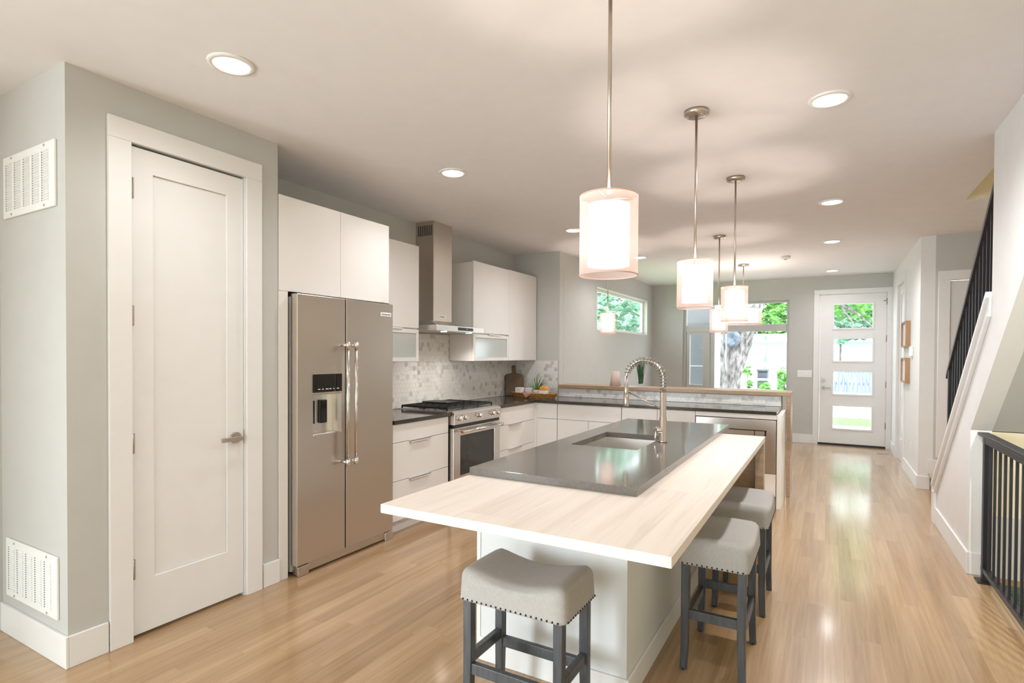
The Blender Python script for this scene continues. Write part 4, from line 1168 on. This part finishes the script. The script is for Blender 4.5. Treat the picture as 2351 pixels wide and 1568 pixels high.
# ------------------------------------------------------------------ things on the counter and the bar ledge
t = thing('cutting_board', 'dark wooden paddle cutting board leaning in the corner', 'cutting board', (-3.43, 6.12, .916))
bm = B()
W2 = .125; pr_ = [(-W2, 0), (W2, 0), (W2, .235)] + [(W2-.045+.045*cos(a), .235+.045*sin(a)) for a in [pi/2*k/6 for k in range(1, 7)]] + [(.04, .285), (.026, .30), (.026, .375), (.015, .388), (-.015, .388), (-.026, .375), (-.026, .30), (-.04, .285)] + [(-W2+.045-.045*sin(a), .235+.045*cos(a)) for a in [pi/2*k/6 for k in range(0, 7)]]
prism(bm, pr_, 'y', -.009, .009)
rotm = Matrix.Rotation(radians(50), 4, 'Z') @ Matrix.Rotation(radians(-9), 4, 'X')
bmesh.ops.transform(bm, matrix=Matrix.Translation((-3.43, 6.12, .918)) @ rotm, verts=bm.verts)
obj('board', bm, MT['board'], t, bevel=.003)

tx, ty = -3.10, 6.00
t = thing('woven_tray', 'long oval woven tray on the corner of the counter', 'tray', (tx, ty, .915))
bm = B()
def oval(a, k, n, z): return Vector((tx+.31*k*cos(a), ty+.125*k*sin(a), z))
nn = 48
for lv in range(6):
    k = .86+.028*lv; z = .922+.0095*lv
    ring = [oval(2*pi*i/nn, k, nn, z+.003*((i+lv) % 2)) for i in range(nn+1)]
    tube(bm, ring, .0075, 6, cap=False)
obj('rim', bm, MT['basket'], t)
bm = B(); A = [bm.verts.new(oval(2*pi*i/nn, .9, nn, .917)) for i in range(nn)]; Bv = [bm.verts.new(oval(2*pi*i/nn, .9, nn, .926)) for i in range(nn)]
bm.faces.new(A[::-1]); bm.faces.new(Bv)
for i in range(nn): bm.faces.new((A[i], A[(i+1) % nn], Bv[(i+1) % nn], Bv[i]))
obj('base', bm, MT['basket'], t)
bm = B()      # folded napkin hanging over the front of the tray
g = [[None]*9 for _ in range(9)]
for i in range(9):
    for j in range(9):
        u, v = i/8, j/8
        w_ = (1-v)*.085
        x = tx-.03+(u-.5)*2*w_; 
        if v < .15: yy, zz = ty-.125+.05*(.15-v)/.15, 1.004-.02+.006*sin(u*9)
        else: yy, zz = ty-.134-.012*sin((v-.15)*2), 1.0-.018-(v-.15)*.07
        g[i][j] = bm.verts.new((x, yy-.003*sin(u*12), zz))
for i in range(8):
    for j in range(8): bm.faces.new((g[i][j], g[i+1][j], g[i+1][j+1], g[i][j+1]))
for f in bm.faces: f.smooth = True
o = obj('napkin', bm, MT['napkin'])
tag(o, 'dusty pink cloth corner draped over the tray front', 'napkin'); md = o.modifiers.new('solid', 'SOLIDIFY'); md.thickness = .003
def jar(x, y, r, h, lab, m, lid):
    t = thing('candle_jar', lab, 'candle', (x, y, .926), 'square candle jars in the tray')
    bm = B(); box(bm, x-r, x+r, y-r, y+r, .927, .927+h); obj('jar', bm, m, t, bevel=.008, seg=3)
    if lid:
        bm = B(); box(bm, x-r*.92, x+r*.92, y-r*.92, y+r*.92, .927+h, .927+h+.048); obj('wax', bm, lid, t, bevel=.006)
jar(-3.28, ty-.03, .044, .110, 'white square candle jar at the left of the tray', MT['ceramic'], None)
jar(-3.18, ty+.04, .044, .102, 'white square candle jar behind the pink napkin', MT['ceramic'], None)
jar(-2.965, ty+.0, .043, .080, 'candle jar with an orange top at the tray right', MT['ceramic'], MT['orange'])
t = thing('potted_plant', 'small spiky green plant in a blush pot on the tray', 'plant', (-3.085, ty+.03, .926))
bm = B(); lathe(bm, [(0, 0), (.036, 0), (.047, .085), (.042, .085), (.038, .07), (0, .07)], -3.085, ty+.03, .927, 24); obj('pot', bm, MT['blushcer'], t)
bm = B(); rp = random.Random(5)
def blade(bm, base, d, ln, w, droop):
    d = Vector(d).normalized(); s = d.cross(Vector((0, 0, 1)));
    if s.length < .01: s = Vector((1, 0, 0))
    s.normalize(); prev = None
    for k in range(6):
        f = k/5; p = Vector(base)+d*ln*f+Vector((d.x, d.y, 0))*ln*.35*f*f-Vector((0, 0, droop*f*f)); ww = w*(1-f)**.7*(.5+f if f < .5 else 1)
        a, b = bm.verts.new(p-s*ww), bm.verts.new(p+s*ww)
        if prev: bm.faces.new((prev[0], prev[1], b, a))
        prev = (a, b)
for k in range(34):
    a = rp.uniform(0, 2*pi); tl = rp.uniform(.1, .75)
    blade(bm, (-3.085+.02*cos(a), ty+.03+.02*sin(a), .995), (cos(a)*tl, sin(a)*tl, 1), rp.uniform(.14, .25), .0075, .03)
obj('leaves', bm, MT['leaf'], t)
t = thing('wooden_ornament', 'small brown rounded ornament at the right end of the tray', 'ornament', (-2.92, ty, .926))
bm = B(); sphere(bm, (-2.865, ty-.01, .965), .030, 14, 1.2, 1, .95); obj('knob', bm, MT['basket'], t)
bm = B(); lathe(bm, [(0, 0), (.03, 0), (.03, .004), (0, .004)], -2.865, ty-.01, .926, 16); obj('base', bm, MT['basket'], t)

t = thing('cone_vase', 'pale blush cone-shaped vase at the left of the bar ledge', 'vase', (-2.235, 6.48, 1.066))
bm = B(); lathe(bm, [(0, 0), (.068, 0), (.042, .178), (.038, .178), (.055, .01), (0, .01)], -2.235, 6.48, 1.067, 32); obj('body', bm, MT['blushcer'], t)
t = thing('grass_vase', 'clear vase of tall dark green grass on the bar ledge', 'plant', (-1.925, 6.48, 1.066))
bm = B(); lathe(bm, [(0, 0), (.04, 0), (.043, .012), (.056, .25), (.054, .25), (.041, .03), (0, .03)], -1.925, 6.48, 1.067, 28); obj('vase', bm, MT['glass'], t)
bm = B(); rp = random.Random(11)
for k in range(150):
    a = rp.uniform(0, 2*pi); rr_ = rp.uniform(0, .028); tl = rp.uniform(.0, .16)
    blade(bm, (-1.925+rr_*cos(a), 6.48+rr_*sin(a), 1.10), (cos(a)*tl, sin(a)*tl, 1), rp.uniform(.19, .35), .0042, .01)
obj('grass_blades', bm, MT['grassdark'], t)

# ------------------------------------------------------------------ outdoors seen through the windows
GZ = -.12
bm = B(); box(bm, -30, 30, YF+.14, 14.6, GZ-.2, GZ); tag(obj('front_walk', bm, MT['concrete']), 'pale concrete walk outside the front door', 'pavement', kind='structure')
bm = B(); box(bm, -30, 30, 14.6, 16.4, GZ-.2, GZ+.005); tag(obj('lawn', bm, MT['lawn']), 'strip of bright green lawn beyond the walk', 'lawn', kind='stuff')
bm = B(); box(bm, -60, 60, 16.4, 60, GZ-.2, GZ-.01); tag(obj('street', bm, MT['asphalt']), 'sunlit pale street in front of the house', 'street', kind='structure')
bm = B(); box(bm, -40, -3.95, -12, YF+.14, GZ-.2, GZ); tag(obj('side_yard', bm, MT['lawn']), 'green side yard outside the high window', 'lawn', kind='stuff')
t = thing('porch_wall', 'grey panelled porch wall seen through the casement', 'wall', (-2.3, 11.3, GZ))
bm = B(); box(bm, -3.0, -1.90, 11.3, 11.42, GZ, 1.228); box(bm, -3.0, -1.90, 11.3, 11.42, 1.238, 3.2); obj('panel', bm, MT['greypanel'], t)
bm = B(); box(bm, -1.90, -1.82, 11.28, 11.44, GZ, 3.2); obj('corner_trim', bm, MT['trim'], t)
# big tree
def trunk_pts(): return [(-2.10, 13.6, GZ-.05), (-2.02, 13.6, .6), (-1.93, 13.6, 1.3), (-1.78, 13.6, 2.0), (-1.45, 13.7, 2.9), (-1.0, 13.9, 4.0)]
t = thing('street_tree', 'large rough-barked tree leaning outside the street window', 'tree', (-2.5, 13.6, GZ))
bm = B(); rp = random.Random(2)
pts = trunk_pts(); rs = [.26, .235, .29, .335, .29, .22]
# interpolate for a denser, bumpy trunk
P2 = []; R2 = []
for i in range(len(pts)-1):
    for k in range(10):
        f = k/10; P2.append(Vector(pts[i]).lerp(Vector(pts[i+1]), f)); R2.append(rs[i]*(1-f)+rs[i+1]*f)
tube(bm, P2, R2, 40)
for v in bm.verts:
    a = math.atan2(v.co.y-13.6, v.co.x+1.9); v.co += Vector((cos(a), sin(a), 0))*(.02*sin(a*17+v.co.z*3)+.012*sin(a*29-v.co.z*9))
obj('trunk', bm, MT['bark'], t)
bm = B(); lathe(bm, [(0, .05), (.07, .045), (.075, .055), (.12, .04), (.13, .05), (.17, .03), (.19, -.02), (0, -.03)], 0, 0, 0, 28)
bmesh.ops.transform(bm, matrix=Matrix.Translation((-1.86, 13.225, 1.82)) @ Matrix.Rotation(radians(90), 4, 'X') @ Matrix.Rotation(radians(-18), 4, 'Y'), verts=bm.verts)
obj('trunk_knot', bm, MT['knot'], t)
def leaves(bm, c, rad, n, size, rp):
    for _ in range(n):
        while True:
            p = Vector((rp.uniform(-1, 1), rp.uniform(-1, 1), rp.uniform(-1, 1)))
            if .3 < p.length < 1: break
        p = Vector((c[0]+p.x*rad[0], c[1]+p.y*rad[1], c[2]+p.z*rad[2]))
        a = Vector((rp.uniform(-1, 1), rp.uniform(-1, 1), rp.uniform(-1, 1))).normalized(); u, w = basis(a); s = size*rp.uniform(.6, 1.4)
        bm.faces.new([bm.verts.new(p+u*s), bm.verts.new(p+w*s*.55), bm.verts.new(p-u*s), bm.verts.new(p-w*s*.55)])
bm = B(); leaves(bm, (-.6, 14.6, 3.4), (1.9, 1.0, .9), 1500, .10, rp); leaves(bm, (.9, 15.5, 3.0), (1.5, 1.0, .75), 1100, .09, rp); obj('crown', bm, MT['foliage'], t)
bm = B(); tube(bm, [(-1.6, 13.9, 3.6), (-.4, 14.4, 3.0), (.55, 14.9, 2.45), (.95, 15.1, 2.05)], [.09, .06, .035, .015], 8); tube(bm, [(.2, 14.7, 2.65), (.5, 14.8, 2.2), (.45, 14.8, 1.9)], [.03, .018, .008], 6); obj('branch', bm, MT['bark'], t)
def bush(name, c, rad, n, s, m, label, cat='bush', group=None):
    t = thing(name, label, cat, (c[0], c[1], GZ), group)
    bm = B(); leaves(bm, c, rad, n, s, random.Random(int(abs(c[0]*100)))); obj('leaves', bm, m, t)
    bm = B(); tube(bm, [(c[0], c[1], GZ), (c[0]+.03, c[1], (c[2]+GZ)/2), (c[0], c[1], c[2])], [.05, .04, .02], 8); obj('stem', bm, MT['bark'], t)
    return t
bush('garden_bush', (-2.50, 19.3, .62), (.42, .4, .70), 420, .085, MT['foliage'], 'green bush right beside the leaning trunk, across the walk', group='bushes across the street')
bush('garden_bush', (-1.15, 19.0, .60), (.30, .4, .52), 340, .075, MT['foliage'], 'green bush near the right edge of the street window', group='bushes across the street')
bush('garden_bush', (-1.62, 18.2, .40), (.24, .3, .26), 220, .06, MT['foliage'], 'low green bush under the dark parked shape', group='bushes across the street')
bush('background_tree', (-3.5, 42, 4.7), (5.4, 2, 2.6), 2600, .28, MT['foliage'], 'leafy tree behind the white house across the street', 'tree', 'trees across the street')
bush('background_tree', (.5, 30, 3.75), (2.2, 1.6, 1.75), 1300, .22, MT['foliageblue'], 'cool green tree seen in the second door lite', 'tree', 'trees across the street')
bush('side_yard_tree', (-8.4, 22.6, 3.3), (2.2, 3.0, 2.1), 2400, .17, MT['foliageblue'], 'cool green tree outside the high side window', 'tree')
# white house and fence across the street
t = thing('neighbor_house', 'white house across the street behind the bushes', 'house', (-4, 31, GZ))
bm = B(); box(bm, -9.5, 6.0, 34, 38, GZ, 2.25); obj('wall', bm, MT['siding'], t)
bm = B(); prism(bm, [(33.4, 2.2), (36, 2.75), (38.6, 2.2)], 'x', -9.9, 6.4); obj('roof', bm, MT['siding'], t)
bm = B(); cyl(bm, (-2.58, 29, GZ), (-2.58, 29, 2.4), .07, 12); tag(obj('utility_pole', bm, MT['foliageblue']), 'thin dark green pole in front of the white house', 'pole')
t = thing('plank_fence', 'weathered blue-grey plank fence across the street', 'fence', (2.6, 27, GZ))
bm = B(); rp = random.Random(9); x = -.6
while x < 5.2:
    box(bm, x, x+.145, 27, 27.03, GZ+.05, 1.02+rp.uniform(-.05, .05)); x += .16
obj('fence_boards', bm, MT['fence'], t)
bm = B(); box(bm, -.6, 5.2, 27.03, 27.08, .25, .35); box(bm, -.6, 5.2, 27.03, 27.08, .75, .85); obj('fence_rail', bm, MT['fence'], t)
t = thing('yard_fence', 'white post and rail fence outside the street window', 'fence', (-1.6, 17.2, GZ))
for xx in (-2.10, -1.30):
    bm = B(); box(bm, xx-.075, xx+.075, 17.2, 17.36, GZ, .93); obj('post', bm, MT['siding'], t)
bm = B(); box(bm, -2.10, -1.30, 17.25, 17.31, .74, .80); obj('rail', bm, MT['siding'], t)
t = thing('storage_bin', 'dark grey bin standing behind the white fence rail', 'bin', (-1.75, 18.6, GZ))
bm = B(); box(bm, -2.02, -1.72, 20.1, 20.6, GZ, .92); obj('body', bm, MT['darkroof'], t, bevel=.03)
bm = B(); box(bm, -2.04, -1.70, 20.06, 20.62, .92, .99); obj('lid', bm, MT['darkroof'], t, bevel=.02)
# sun for the garden
sd = bpy.data.lights.new('sun', 'SUN'); sd.energy = 2.2; sd.angle = radians(2); sd.color = (1, .96, .9)
so = bpy.data.objects.new('sun', sd); COL.objects.link(so); so.rotation_euler = (radians(38), radians(14), radians(8))
